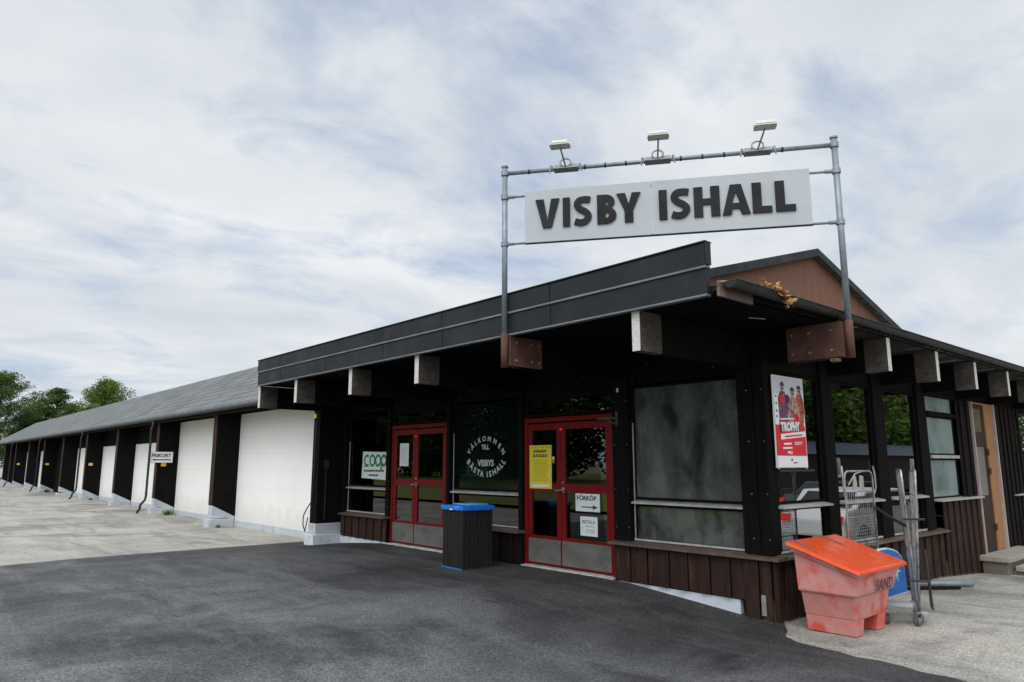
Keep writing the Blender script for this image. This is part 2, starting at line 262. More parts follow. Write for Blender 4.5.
M['dry'] = mat('dry_orange_leaves', (0.50, 0.27, 0.09), (0.36, 0.17, 0.05), 0.8, 12, 4)
M['weed'] = mat('weeds', (0.06, 0.11, 0.02), (0.10, 0.15, 0.03), 0.8, 9, 3)
M['snowy'] = M['found']
M['carpaint'] = mat('dark_car_paint', (0.02, 0.025, 0.04), None, 0.25, spec=0.6)
M['carwhite'] = mat('white_car_paint', (0.75, 0.75, 0.75), None, 0.3)
M['carwhite2'] = mat('pale_grey_car_paint', (0.55, 0.57, 0.58), None, 0.3)
M['tyre'] = mat('tyre_rubber', (0.015, 0.015, 0.015), None, 0.8)
M['housewall'] = mat('dark_red_house_wall', (0.02, 0.008, 0.007), (0.014, 0.006, 0.005), 0.8, 2, 3, coord='World')
M['houseroof'] = mat('blue_grey_roof', (0.05, 0.065, 0.10), (0.04, 0.05, 0.08), 0.6, 2, 3, coord='World')
def emis(name, c, s):
    m = mat(name, c, None, 0.4); p = m.node_tree.nodes['Principled BSDF']; p.inputs['Emission Color'].default_value = c + (1,); p.inputs['Emission Strength'].default_value = s; return m
M['redlight'] = emis('red_indicator_lens', (0.9, 0.02, 0.015), 0.5)

# shingle roof: courses across the slope, slanting joints
def shingle():
    m = bpy.data.materials.new('grey_roof_shingles'); m.use_nodes = True; t = m.node_tree; p = t.nodes['Principled BSDF']; l = t.links.new
    p.inputs['Roughness'].default_value = 0.8; p.inputs['Specular IOR Level'].default_value = 0.3
    g = t.nodes.new('ShaderNodeNewGeometry'); s = t.nodes.new('ShaderNodeSeparateXYZ'); l(g.outputs['Position'], s.inputs[0])
    c = t.nodes.new('ShaderNodeCombineXYZ'); l(s.outputs['Y'], c.inputs[0]); l(s.outputs['Z'], c.inputs[1])
    mp = t.nodes.new('ShaderNodeMapping'); l(c.outputs[0], mp.inputs[0]); mp.inputs['Scale'].default_value = (1, 1.7, 1)
    b = t.nodes.new('ShaderNodeTexBrick'); l(mp.outputs[0], b.inputs['Vector']); b.inputs['Scale'].default_value = 0.85
    b.inputs['Color1'].default_value = (0.12, 0.127, 0.126, 1); b.inputs['Color2'].default_value = (0.165, 0.173, 0.17, 1)
    b.inputs['Mortar'].default_value = (0.055, 0.057, 0.057, 1); b.inputs['Mortar Size'].default_value = 0.022; b.inputs['Mortar Smooth'].default_value = 0.4
    n = t.nodes.new('ShaderNodeTexNoise'); l(g.outputs['Position'], n.inputs['Vector']); n.inputs['Scale'].default_value = 0.8; n.inputs['Detail'].default_value = 7
    r = t.nodes.new('ShaderNodeMapRange'); l(n.outputs['Fac'], r.inputs[0]); r.inputs[1].default_value = 0.3; r.inputs[2].default_value = 0.7; r.inputs[3].default_value = 0.88; r.inputs[4].default_value = 1.12
    x = t.nodes.new('ShaderNodeVectorMath'); x.operation = 'SCALE'; l(b.outputs[0], x.inputs[0]); l(r.outputs[0], x.inputs['Scale']); l(x.outputs[0], p.inputs['Base Color'])
    return m
M['shingle'] = shingle()

# ------------------------------------------------------------------ mesh helpers
class MB:
    def __init__(s): s.v = []; s.f = []; s.m = []; s.mi = 0
    def add(s, vs, fs):
        o = len(s.v); s.v += [Vector(p) for p in vs]
        for f in fs: s.f.append([i + o for i in f]); s.m.append(s.mi)
        return s
    def box(s, x0, x1, y0, y1, z0, z1):
        return s.add([(x, y, z) for x in (x0, x1) for y in (y0, y1) for z in (z0, z1)],
                     [(0, 1, 3, 2), (4, 6, 7, 5), (0, 4, 5, 1), (2, 3, 7, 6), (0, 2, 6, 4), (1, 5, 7, 3)])
    def hexa(s, b, t):      # two rings of four points
        return s.add(list(b) + list(t), [(3, 2, 1, 0), (4, 5, 6, 7), (0, 1, 5, 4), (1, 2, 6, 5), (2, 3, 7, 6), (3, 0, 4, 7)])
    def prism(s, pts, ext):     # polygon (3D points) extruded by vector
        n = len(pts); e = Vector(ext); a = [Vector(p) for p in pts]
        return s.add(a + [p + e for p in a], [tuple(range(n))[::-1], tuple(range(n, 2 * n))] + [(i, (i + 1) % n, n + (i + 1) % n, n + i) for i in range(n)])
    def tube(s, pts, r, n=10, caps=True, taper=None):
        P = [Vector(p) for p in pts]; o = len(s.v); k = len(P); up = None
        for i, p in enumerate(P):
            d = (P[min(i + 1, k - 1)] - P[max(i - 1, 0)]).normalized()
            if up is None: up = d.orthogonal().normalized()
            up = (up - d * up.dot(d)).normalized(); sd_ = d.cross(up)
            rr = r if taper is None else r + (taper - r) * i / (k - 1)
            for j in range(n):
                a = 2 * math.pi * j / n; s.v.append(p + (up * math.cos(a) + sd_ * math.sin(a)) * rr)
        for i in range(k - 1):
            for j in range(n):
                s.f.append([o + i * n + j, o + i * n + (j + 1) % n, o + (i + 1) * n + (j + 1) % n, o + (i + 1) * n + j]); s.m.append(s.mi)
        if caps:
            s.f.append([o + j for j in range(n)][::-1]); s.m.append(s.mi); s.f.append([o + (k - 1) * n + j for j in range(n)]); s.m.append(s.mi)
        return s
    def build(s, name, mats, parent=None, bevel=0.0, smooth=False, world=True, seg=2, split=False):
        if split:           # each separate piece becomes a part of its own
            par = list(range(len(s.v)))
            def find(i):
                while par[i] != i: par[i] = par[par[i]]; i = par[i]
                return i
            for f in s.f:
                for i in f[1:]: par[find(i)] = find(f[0])
            grp = {}
            for f, m in zip(s.f, s.m): grp.setdefault(find(f[0]), []).append((f, m))
            res = []
            for fl in grp.values():
                q = MB(); mp = {}
                for f, m in fl:
                    for i in f:
                        if i not in mp: mp[i] = len(q.v); q.v.append(s.v[i])
                    q.f.append([mp[i] for i in f]); q.m.append(m)
                res.append(q.build(name, mats, parent, bevel, smooth, world, seg))
            return res
        me = bpy.data.meshes.new(name); o = bpy.data.objects.new(name, me); COL.objects.link(o)
        off = Vector((0, 0, 0)); 
        if parent is not None:
            o.parent = parent
            if world: off = wloc(parent)
        me.from_pydata([tuple(p - off) for p in s.v], [], s.f)
        if not isinstance(mats, (list, tuple)): mats = [mats]
        for m in mats: me.materials.append(m)
        for p, i in zip(me.polygons, s.m): p.material_index = i; p.use_smooth = smooth
        bm = bmesh.new(); bm.from_mesh(me); bmesh.ops.recalc_face_normals(bm, faces=bm.faces); bm.to_mesh(me); bm.free()
        if bevel:
            b = o.modifiers.new('bevel', 'BEVEL'); b.width = bevel; b.segments = seg; b.limit_method = 'ANGLE'; b.angle_limit = R(40)
        return o
def wloc(o):
    v = Vector((0, 0, 0))
    while o is not None: v = v + o.location; o = o.parent
    return v
def thing(name, label, cat, loc=(0, 0, 0), group=None, kind=None):
    o = bpy.data.objects.new(name, None); COL.objects.link(o); o.location = loc; o.empty_display_size = 0.2
    return tag(o, label, cat, group, kind)
def tag(o, label=None, cat=None, group=None, kind=None):
    if label: o['label'] = label
    if cat: o['category'] = cat
    if group: o['group'] = group
    if kind: o['kind'] = kind
    return o
def box(name, m, parent, x0, x1, y0, y1, z0, z1, bevel=0.004): return MB().box(x0, x1, y0, y1, z0, z1).build(name, m, parent, bevel)
def origin(o):    # put a single-mesh thing's origin at its base centre
    me = o.data; n = len(me.vertices); c = Vector((0, 0, 0)); zmin = min(v.co.z for v in me.vertices)
    xs = [v.co.x for v in me.vertices]; ys = [v.co.y for v in me.vertices]
    c = Vector(((min(xs) + max(xs)) / 2, (min(ys) + max(ys)) / 2, zmin))
    for v in me.vertices: v.co -= c
    o.location = c; return o
def text_pts(body, size, offset=0.0, extrude=0.0, res=3, align='LEFT'):
    cu = bpy.data.curves.new('t', 'FONT'); cu.body = body; cu.size = size; cu.offset = offset; cu.extrude = extrude; cu.resolution_u = res; cu.align_x = align
    ob = bpy.data.objects.new('t', cu); COL.objects.link(ob); bpy.context.view_layer.update()
    dg = bpy.context.evaluated_depsgraph_get(); me = bpy.data.meshes.new_from_object(ob.evaluated_get(dg))
    vs_ = [v.co.copy() for v in me.vertices]; fs = [list(p.vertices) for p in me.polygons]
    bpy.data.objects.remove(ob); bpy.data.curves.remove(cu); bpy.data.meshes.remove(me)
    return vs_, fs
def put_text(mb, body, size, at, ux, uy, offset=0.0, width=None, height=None, ext=0.0012, align='LEFT', rot=0.0, shear=0.0):
    """lettering laid on a plane: at = lower left corner (or lower centre), ux, uy the plane's unit axes"""
    vs_, fs = text_pts(body, size, offset, ext, align=align)
    if not vs_: return
    x0 = min(v.x for v in vs_); x1 = max(v.x for v in vs_); y0 = min(v.y for v in vs_); y1 = max(v.y for v in vs_)
    sx = (width / (x1 - x0)) if width else 1; sy = (height / (y1 - y0)) if height else 1
    ux = Vector(ux); uy = Vector(uy); n = ux.cross(uy); at = Vector(at); cx = 0 if align == 'LEFT' else (x0 + x1) / 2
    c, s_ = math.cos(rot), math.sin(rot); pts = []
    for v in vs_:
        a = (v.x - (x0 if align == 'LEFT' else cx)) * sx; b = (v.y - (y0 if height else 0)) * sy
        a += b * shear
        pts.append(at + ux * (a * c - b * s_) + uy * (a * s_ + b * c) + n * v.z)
    mb.add(pts, fs)
FX, FY = Vector((0, -1, 0)), Vector((0, 0, 1))       # plane axes on walls that face -X
SX, SY = Vector((1, 0, 0)), Vector((0, 0, 1))        # plane axes on walls that face -Y

# ------------------------------------------------------------------ ground
def ss(a, b, t):
    t = max(0.0, min(1.0, (t - a) / (b - a))); return t * t * (3 - 2 * t)
def lerp(p, x):
    for (x0, y0), (x1, y1) in zip(p, p[1:]):
        if x <= x1: return y0 + (y1 - y0) * max(0, (x - x0)) / (x1 - x0)
    return p[-1][1]
YP = [(-50, -.17), (3.0, -.17), (4.25, -.19), (4.75, -.17), (5.5, -.10), (6.25, -.03), (6.75, 0), (12.5, 0), (13.25, -.05), (14.5, -.15), (20, -.17), (26, -.09), (34, -.04), (60, 0.0)]
def gz(x, y):
    z = lerp(YP, y)
    k = ss(-9, 2, x) if x < 2 else 1.0
    z = z * k - 0.12 * (1 - k)
    if x > 12.5: z -= min(0.35, (x - 12.5) * 0.055)
    return z
def sheet(name, xs, ys, zoff, m, keep=None):
    mb = MB(); idx = {}
    for j, y in enumerate(ys):
        for i, x in enumerate(xs): mb.v.append(Vector((x, y, gz(x, y) + zoff)))
    nx = len(xs)
    for j in range(len(ys) - 1):
        for i in range(nx - 1): mb.f.append([j * nx + i, j * nx + i + 1, (j + 1) * nx + i + 1, (j + 1) * nx + i]); mb.m.append(0)
    return mb.build(name, m, None, smooth=True)
fine_y = [y * 0.25 for y in range(-48, 260)]
coarse_lo = [-1500, -600, -250, -100, -50, -25]; coarse_hi = [80, 110, 160, 300, 700, 1500]
xs = coarse_lo + [x * 0.5 for x in range(-24, 60)] + [35, 50] + coarse_hi
tag(sheet('ground', xs, coarse_lo + fine_y + coarse_hi, 0.0, M['old_asphalt']), 'pale old asphalt ground beside the hall', None, kind='structure')
# newer dark asphalt in front of the entrance, with a ragged edge
mb = MB(); rows = []
ys = sorted(set([y * 0.25 for y in range(-48, 62)] + [1 + i * 0.0625 for i in range(48)]))
def xe(y):
    b = lerp([(-12, 6.3), (1.8, 6.62), (2.9, 6.8), (3.6, 6.98), (3.9, 7.1), (4.1, 7.6), (4.2, 7.75), (14.5, 7.75), (14.75, 7.35), (15.5, 7.35)], y)
    return b + (0.08 * noise.noise(Vector((3.3, y * 1.3, 0))) + 0.06 * noise.noise(Vector((3.3, y * 5, 0))) if y < 3.8 else 0)
def ytop(x): return lerp([(-12, 14.4), (1.7, 14.95), (3.8, 15.4), (7.4, 15.25)], x) + 0.16 * noise.noise(Vector((x * 1.1, 5.5, 0))) + 0.08 * noise.noise(Vector((x * 5, 5.5, 0)))
NX = 60
for y in ys:
    r = []
    for i in range(NX + 1):
        x = -12 + (xe(y) + 12) * (i / NX) ** 0.8; yy = min(y, ytop(x)) if y > 14 else y
        r.append(len(mb.v)); mb.v.append(Vector((x, yy, gz(x, yy) + 0.010)))
    rows.append(r)
for a, b in zip(rows, rows[1:]):
    for i in range(NX):
        if (mb.v[a[i]] - mb.v[b[i]]).length < 1e-4 and (mb.v[a[i + 1]] - mb.v[b[i + 1]]).length < 1e-4: continue
        mb.f.append([a[i], a[i + 1], b[i + 1], b[i]]); mb.m.append(0)
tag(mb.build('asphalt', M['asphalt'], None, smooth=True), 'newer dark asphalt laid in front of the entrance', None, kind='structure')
mb = MB()
mb.add([(-70, 17, gz(-60, 17) + .03), (-13, 16.6, -.08), (-3.2, 12, -.06), (-2.6, 30, .02), (-3, 130, .05), (-70, 130, .05)], [(0, 1, 2, 3, 4, 5)])
mb.add([(-60, -60, -.09), (-13, -40, -.09), (-13, 16.5, -.09), (-60, 16.9, -.09)], [(0, 1, 2, 3)])
mb.add([(15, -60, -.09), (140, -60, -.09), (140, -18, -.09), (15, -18, -.09)], [(0, 1, 2, 3)])
tag(mb.build('lawn', M['grass'], None), 'green lawn round the parking ground', None, kind='structure')
# debris along the wall foot and cracks
mb = MB()
for i in range(900):
    k_ = random.random()
    if k_ < .45: x = 7.62 - abs(random.gauss(0, .07)); y = random.uniform(4.3, 14)
    elif k_ < .62: x = random.uniform(7.6, 12.5); y = 4.16 - abs(random.gauss(0, .12))
    else: y = random.uniform(.8, 4.1); x = lerp([(1.8, 6.62), (2.9, 6.8), (3.6, 6.98), (3.9, 7.1), (4.1, 7.5)], y) + random.gauss(.1, .16)
    z = gz(x, y) + .010; r = random.uniform(.003, .008); a = random.random() * 6
    mb.add([(x + r * math.cos(a), y + r * math.sin(a), z), (x + r * math.cos(a + 2), y + r * math.sin(a + 2), z), (x + r * math.cos(a + 4), y + r * math.sin(a + 4), z), (x, y, z + r * .8)], [(0, 1, 3), (1, 2, 3), (2, 0, 3)])
tag(mb.build('gravel', M['grit'], None), 'scattered grit and crumbs along the foot of the wall', None, kind='stuff')

# ------------------------------------------------------------------ entrance building
AX = thing('entrance_building', 'black and brown timber entrance building with red doors and wide overhanging flat roof', 'building', (7.7, 4.25, -0.2))
WX, SYW = 7.70, 4.25          # outer wall planes: front faces -X, side faces -Y
TOPZ = 2.62

# ---- posts
for nm, x0, x1, y0, y1, zb in (('corner_post', 7.655, 7.86, 4.25, 4.59, .53),):
    mb = MB(); mb.box(x0, x1, 4.27, 4.42, zb, 3.08); mb.box(x0 + .01, x1 - .02, 4.432, 4.64, zb, 3.08)
    mb.build('corner_post', M['black_wood'], AX, .006)
for y0, y1, zb in ((6.34, 6.62, -.05), (8.50, 8.59, 0.0), (10.44, 10.53, 0.0), (12.43, 12.56, 0.0), (14.24, 14.34, -.2)):
    box('post', M['black_wood'], AX, 7.685, 7.90, y0, y1, zb, 3.08, .006)
for x0, x1 in ((9.04, 9.36), (10.62, 11.0), (12.27, 12.66)):
    mb = MB(); mb.box(x0, (x0 + x1) / 2 - .006, 4.25, 4.44, .53, 3.08); mb.box((x0 + x1) / 2 + .006, x1, 4.262, 4.44, .53, 3.08)
    mb.build('post', M['black_wood'], AX, .006)
# ---- header boards above the glazing
mb = MB(); y = 4.62
while y < 14.5: mb.box(7.72, 7.84, y, min(y + .34, 14.5), TOPZ, 3.085); y += .342
mb.build('header_board', M['black_wood'], AX)
mb = MB(); x = 7.86
while x < 24: mb.box(x, x + .34, 4.30, 4.38, TOPZ + .02, 3.085); x += .342
mb.build('header_board', M['black_wood'], AX)

# ---- board panels under the windows
def boards_front(x, y0, y1, zb, zt, name='board_panel', m='brown_board', wid=.145):
    mb = MB(); y = y0; k = 0
    while y < y1 - .01:
        w = min(wid + random.uniform(-.02, .03), y1 - y); dz = random.uniform(-.004, .004)
        zz = zb(y + w / 2) if callable(zb) else zb
        mb.box(x - (.022 if k % 2 else 0), x + .022 - (.022 if k % 2 else 0) , y + .004, y + w - .004, zz + dz, zt); y += w; k += 1
    return mb.build(name, M[m], AX, .003)
def boards_side(y, x0, x1, zb, zt, name='board_panel', m='brown_board', wid=.145):
    mb = MB(); x = x0; k = 0
    while x < x1 - .01:
        w = min(wid + random.uniform(-.02, .03), x1 - x); dz = random.uniform(-.004, .004)
        zz = zb(x + w / 2) if callable(zb) else zb
        d = .022 if k % 2 else 0
        mb.box(x + .004, x + w - .004, y - d, y + .022 - d, zz + dz, zt); x += w; k += 1
    return mb.build(name, M[m], AX, .003)
boards_front(7.655, 4.66, 6.60, lambda y: .015 if y > 4.74 else -.17, .475)
boards_front(7.64, 4.31, 4.66, -.205, .475)
box('backing_board', M['dark_board'], AX, 7.680, 7.70, 4.34, 6.58, 0.0, .47)
mb = MB(); mb.box(7.68, 7.76, 4.74, 6.58, -.5, .008); mb.build('foundation', M['found'], AX, .01)
mb = MB(); mb.box(7.66, 7.74, 12.44, 14.5, -.5, .03); mb.build('foundation', M['found'], AX, .01)
boards_front(7.66, 8.50, 10.33, .03, .475, m='dark_board')
boards_front(7.64, 12.42, 14.22, .05, .475)
boards_side(4.255, 7.655, 12.9, lambda x: gz(x, 4.2) + .02, .475)
boards_side(4.23, 12.93, 14.72, lambda x: gz(x, 4.2) + .03, .975, m='brown_board')
mb = MB(); mb.box(7.7, 22, 4.262, 4.40, -.6, .02); mb.build('foundation', M['step_base'], AX)
box('corner_board', M['brown_board'], AX, 7.668, 7.72, 4.242, 4.306, -.21, .476)
# paint worn off at the corner board
mb = MB(); mb.box(7.612, 7.6165, 4.375, 4.43, -.12, .10); mb.build('worn_patch', M['weathered'], AX)
# ---- ledges
def ledge_f(y0, y1, x0=7.56): return MB().hexa([(x0, y0, .478), (7.80, y0, .478), (7.80, y1, .478), (x0, y1, .478)], [(x0, y0, .508), (7.80, y0, .535), (7.80, y1, .535), (x0, y1, .508)]).build('ledge', M['ledge'], AX, .004)
ledge_f(4.17, 6.64); ledge_f(8.48, 10.36); ledge_f(12.41, 14.24)
MB().hexa([(7.805, 4.17, .478), (12.95, 4.17, .478), (12.95, 4.32, .478), (7.805, 4.32, .478)], [(7.805, 4.17, .508), (12.95, 4.17, .508), (12.95, 4.32, .535), (7.805, 4.32, .535)]).build('ledge', M['ledge'], AX, .004)

# ---- windows
def win_front(y0, y1, zlo, zsill, ztop, gu, gl, lower=True, dark='black_wood'):
    fr = MB()
    for a, b in ((zlo, zsill - .03), (zsill + .03, ztop)):
        if a < zsill and not lower: continue
        fr.box(7.780, 7.840, y0, y0 + .035, a, b); fr.box(7.780, 7.840, y1 - .035, y1, a, b)
        fr.box(7.780, 7.840, y0 + .035, y1 - .035, a, a + .03); fr.box(7.780, 7.840, y0 + .035, y1 - .035, b - .03, b)
    w = fr.build('window', M[dark], AX, .003)
    MB().box(7.805, 7.811, y0 + .03, y1 - .03, zsill + .05, ztop - .02).build('pane', M[gu], w)
    if lower: MB().box(7.805, 7.811, y0 + .03, y1 - .03, zlo + .02, zsill - .05).build('pane', M[gl], w)
    MB().hexa([(7.710, y0, zsill - .028), (7.840, y0, zsill - .028), (7.840, y1, zsill - .028), (7.710, y1, zsill - .028)],
              [(7.710, y0, zsill - .002), (7.840, y0, zsill + .028), (7.840, y1, zsill + .028), (7.710, y1, zsill - .002)]).build('sill', M['alu'], w, .003)
    MB().box(7.752, 7.778, y0 + .006, y1 - .006, zlo + .003, zlo + .028).build('sill', M['alu'], w, .003)
    # thin bright glazing strip up the left side
    MB().box(7.768, 7.779, y1 - .022, y1 - .008, zlo + .03, ztop - .5).build('glazing_strip', M['alu'], w)
    return w
bigw = win_front(4.65, 6.335, .535, 1.045, 2.60, 'glass_fog', 'glass_fog2')
tag(bigw, 'large dusty misted window right of the red doors'); 
win2 = win_front(8.61, 10.43, .535, 1.07, 2.58, 'glass_green', 'glass')
win1 = win_front(12.60, 14.22, .535, 1.05, 2.52, 'glass', 'glass')
MB().box(7.8045, 7.8115, 4.70, 4.76, 1.085, 1.10).build('sticker', M['blind'], bigw)
# welcome lettering on the second window, set on two arcs
mb = MB()
def arc(body, cy, cz, rad, a0, a1, h, inner):
    ws = {'M': 1.25, 'I': .45, ' ': .6, 'L': .8, 'T': .85}
    w = [ws.get(c, 1.0) for c in body]; tot = sum(w); acc = 0
    for c, q in zip(body, w):
        t = (acc + q / 2) / tot; acc += q; a = R(a0 + (a1 - a0) * t)
        px = rad * math.sin(a); pz = rad * math.cos(a) * (1 if not inner else -1)
        if c != ' ':
            put_text(mb, c, h, (7.8025, cy - px, cz + pz), FX, FY, .003, align='CENTER', rot=(-a if not inner else a))
arc('VÄLKOMMEN', 9.55, 1.39, .54, -58, 58, .12, False)
put_text(mb, 'TILL', .11, (7.8025, 9.56, 1.79), FX, FY, .004, align='CENTER')
put_text(mb, 'VISBYS', .145, (7.8025, 9.55, 1.51), FX, FY, .004, align='CENTER')
arc('BÄSTA ISHALL', 9.55, 1.98, .66, -54, 54, .135, True)
mb.build('window_lettering', M['whitefilm'], win2)

# side windows (bays A, B, C)
def win_side(x0, x1, zlo, zs, ztop, gm, par_name='window'):
    fr = MB(); zz = [zlo] + zs + [ztop]
    for i, (a, b) in enumerate(zip(zz, zz[1:])):
        a += .028 if i else 0; b -= .028 if i < len(zz) - 2 else 0
        fr.box(x0, x0 + .03, 4.29, 4.34, a, b); fr.box(x1 - .03, x1, 4.29, 4.34, a, b)
        fr.box(x0 + .03, x1 - .03, 4.29, 4.34, a, a + .025); fr.box(x0 + .03, x1 - .03, 4.29, 4.34, b - .025, b)
    w = fr.build(par_name, M['black_wood'], AX, .003)
    for i, (a, b) in enumerate(zip(zz, zz[1:])):
        MB().box(x0 + .025, x1 - .025, 4.312, 4.318, a + .03, b - .03).build('pane', M[gm], w)
    return w
for x0, x1 in ((7.82, 9.03), (9.37, 10.61), (11.01, 12.26)):
    w = win_side(x0, x1, .535, [1.06], 2.63, 'glass_side')
    MB().hexa([(x0, 4.19, 1.035), (x1, 4.19, 1.035), (x1, 4.34, 1.035), (x0, 4.34, 1.035)], [(x0, 4.19, 1.058), (x1, 4.19, 1.058), (x1, 4.34, 1.085), (x0, 4.34, 1.085)]).build('sill', M['alu'], w, .003)
    MB().box(x0 + .006, x1 - .006, 4.262, 4.288, .538, .562).build('sill', M['alu'], w, .003)
w = win_side(12.70, 13.98, .99, [1.66, 2.35], 2.72, 'glass_blind')
tag(w, 'three tier window with pale blind near the wooden steps')
for z in (1.66, 2.35): MB().box(12.70, 13.98, 4.24, 4.36, z - .026, z + .026).build('glazing_bar', M['alu'] if z < 2 else M['black_wood'], w, .003)
MB().hexa([(12.66, 4.14, .955), (14.72, 4.14, .955), (14.72, 4.34, .955), (12.66, 4.34, .955)], [(12.66, 4.14, .978), (14.72, 4.14, .978), (14.72, 4.34, 1.0), (12.66, 4.34, 1.0)]).build('sill', M['alu'], w, .003)
mb = MB()
z = 1.70
while z < 2.70: mb.box(12.76, 13.92, 4.345, 4.351, z, z + .046); z += .05
mb.build('blind', M['blind'], w)
mb = MB(); mb.box(12.76, 13.55, 4.36, 4.366, 1.02, 1.64); mb.build('blind', M['greyink'], w)
mb = MB(); mb.box(13.6, 13.8, 4.355, 4.375, 1.02, 1.64); mb.build('frame_strip', M['blind'], w)

# boards between window and side door, and on to the right
boards_side(4.24, 14.0, 14.72, .98, 2.64, m='dark_board')
boards_side(4.24, 16.05, 17.78, -.35, 2.66, m='dark_board')
boards_side(4.24, 19.2, 24, -.35, 2.66, m='dark_board')
boards_side(4.24, 17.80, 19.2, -.35, 1.75, m='dark_board')
w = win_side(17.82, 19.18, 1.78, [2.2], 2.68, 'glass_side'); MB().box(17.9, 19.1, 4.42, 4.43, 1.8, 2.66).build('blind', M['blind'], w)
mb = MB(); mb.box(16.75, 17.6, 4.15, 4.19, .93, .96); mb.box(16.8, 16.84, 4.15, 4.24, .935, .955); mb.box(17.4, 17.44, 4.15, 4.24, .935, .955)
mb.build('wall_rail', M['alu'], AX); mb = MB(); mb.box(16.95, 17.6, 4.15, 4.19, .40, .43); mb.box(17.4, 17.44, 4.15, 4.24, .405, .425); mb.build('wall_rail', M['black_plastic'], AX)

# ---- red double doors
def red_door(yl, yr, ym, zt, name_lbl, notice=False):
    """yl = left jamb (bigger y), yr = right jamb, ym = meeting stile"""
    fr = MB()
    fr.box(7.720, 7.820, yl - .07, yl, .02, zt + .1); fr.box(7.720, 7.820, yr, yr + .07, .02, zt + .1)
    fr.box(7.720, 7.820, yr + .07, yl - .07, zt + .02, zt + .09)
    d = fr.build('double_door', M['red'], AX, .004); tag(d, name_lbl)
    tf = MB(); tf.box(7.74, 7.82, yl - .05, yl, zt + .104, 2.62); tf.box(7.74, 7.82, yr, yr + .05, zt + .104, 2.62); tf.box(7.74, 7.82, yr + .05, yl - .05, 2.52, 2.62); tf.box(7.74, 7.82, yr + .05, yl - .05, zt + .104, zt + .15)
    tf.build('transom_frame', M['black_wood'], d, .004)
    MB().box(7.770, 7.776, yr + .04, yl - .04, zt + .14, 2.53).build('transom_pane', M['glass'], d)
    for a, b in ((ym + .004, yl - .074), (yr + .074, ym - .004)):
        lf = MB(); st = .085
        lf.box(7.730, 7.780, a, a + st, .05, zt); lf.box(7.730, 7.780, b - st, b, .05, zt)
        for z0, z1 in ((.40, .47), (1.13, 1.25), (zt - .1, zt), (.05, .10)):
            lf.box(7.732, 7.778, a + st, b - st, z0, z1)
        lf.build('door_leaf', M['red'], d, .004)
        MB().box(7.723, 7.730, a + .012, b - .012, .075, .425).build('kick_plate', M['steelplate'], d, .002)
        for z0, z1 in ((.46, 1.14), (1.24, zt - .09)):
            MB().box(7.752, 7.758, a + st - .01, b - st + .01, z0, z1).build('pane', M['glass'], d)
    h = MB(); h.tube([(7.730, ym - .05, 1.16), (7.670, ym - .05, 1.16), (7.670, ym - .05, 1.16), (7.670, ym + .06, 1.15)], .011, 8)
    h.box(7.723, 7.730, ym - .07, ym - .03, 1.12, 1.20); h.tube([(7.730, ym - .05, 1.27), (7.715, ym - .05, 1.27)], .018, 10)
    h.build('door_handle', M['galv_tube'], d)
    MB().tube([(7.710, ym - .02, 1.16 + .9), (7.730, ym - .02, 2.06)], .02, 4).build('warning_light', M['redlight'], d)
    MB().hexa([(7.630, yr, gz(7.6, yr) - .02), (7.820, yr, -.02), (7.820, yl, -.02), (7.630, yl, -.02)], [(7.630, yr, .022), (7.820, yr, .032), (7.820, yl, .032), (7.630, yl, .022)]).build('threshold', M['threshold'], d, .004)
    return d
d2 = red_door(8.475, 6.63, 7.68, 2.16, 'red glazed double door with yellow notice')
d1 = red_door(12.41, 10.53, 11.58, 2.20, 'red glazed double door behind the waste bin')
mb = MB(); mb.box(7.655, 7.683, 6.50, 6.53, 2.06, 2.26); mb.box(7.655, 7.675, 6.53, 6.86, 2.16, 2.19)
mb.prism([(7.658, 6.53, 2.08), (7.658, 6.53, 2.105), (7.658, 6.68, 2.158), (7.658, 6.70, 2.150)], (.02, 0, 0)); mb.build('door_closer', M['weathered_side'], d2)

# ---- window contents in the first window
MB().box(7.94, 7.97, 12.80, 13.08, .55, 1.25).build('curtain', M['curtain'], win1)
mb = MB()
for y0 in (13.0, 13.32): mb.hexa([(7.88, y0, .545), (8.06, y0, .545), (8.06, y0 + .24, .545), (7.88, y0 + .24, .545)], [(7.86, y0 - .02, .70), (8.08, y0 - .02, .70), (8.08, y0 + .27, .72), (7.86, y0 + .27, .70)])
tag(origin(mb.build('paper_box', M['white'], None, .004)), 'white folded paper boxes lying inside the low window under the green letters', 'box')
# ---- interior shell
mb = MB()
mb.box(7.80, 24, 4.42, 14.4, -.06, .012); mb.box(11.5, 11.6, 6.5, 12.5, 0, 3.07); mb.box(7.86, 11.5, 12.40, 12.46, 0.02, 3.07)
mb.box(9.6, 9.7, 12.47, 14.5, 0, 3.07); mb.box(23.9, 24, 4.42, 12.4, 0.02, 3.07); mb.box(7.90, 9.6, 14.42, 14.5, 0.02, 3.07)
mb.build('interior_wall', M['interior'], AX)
MB().box(7.99, 8.01, 4.70, 5.06, .02, 1.0).build('interior_panel', M['beige'], bigw)

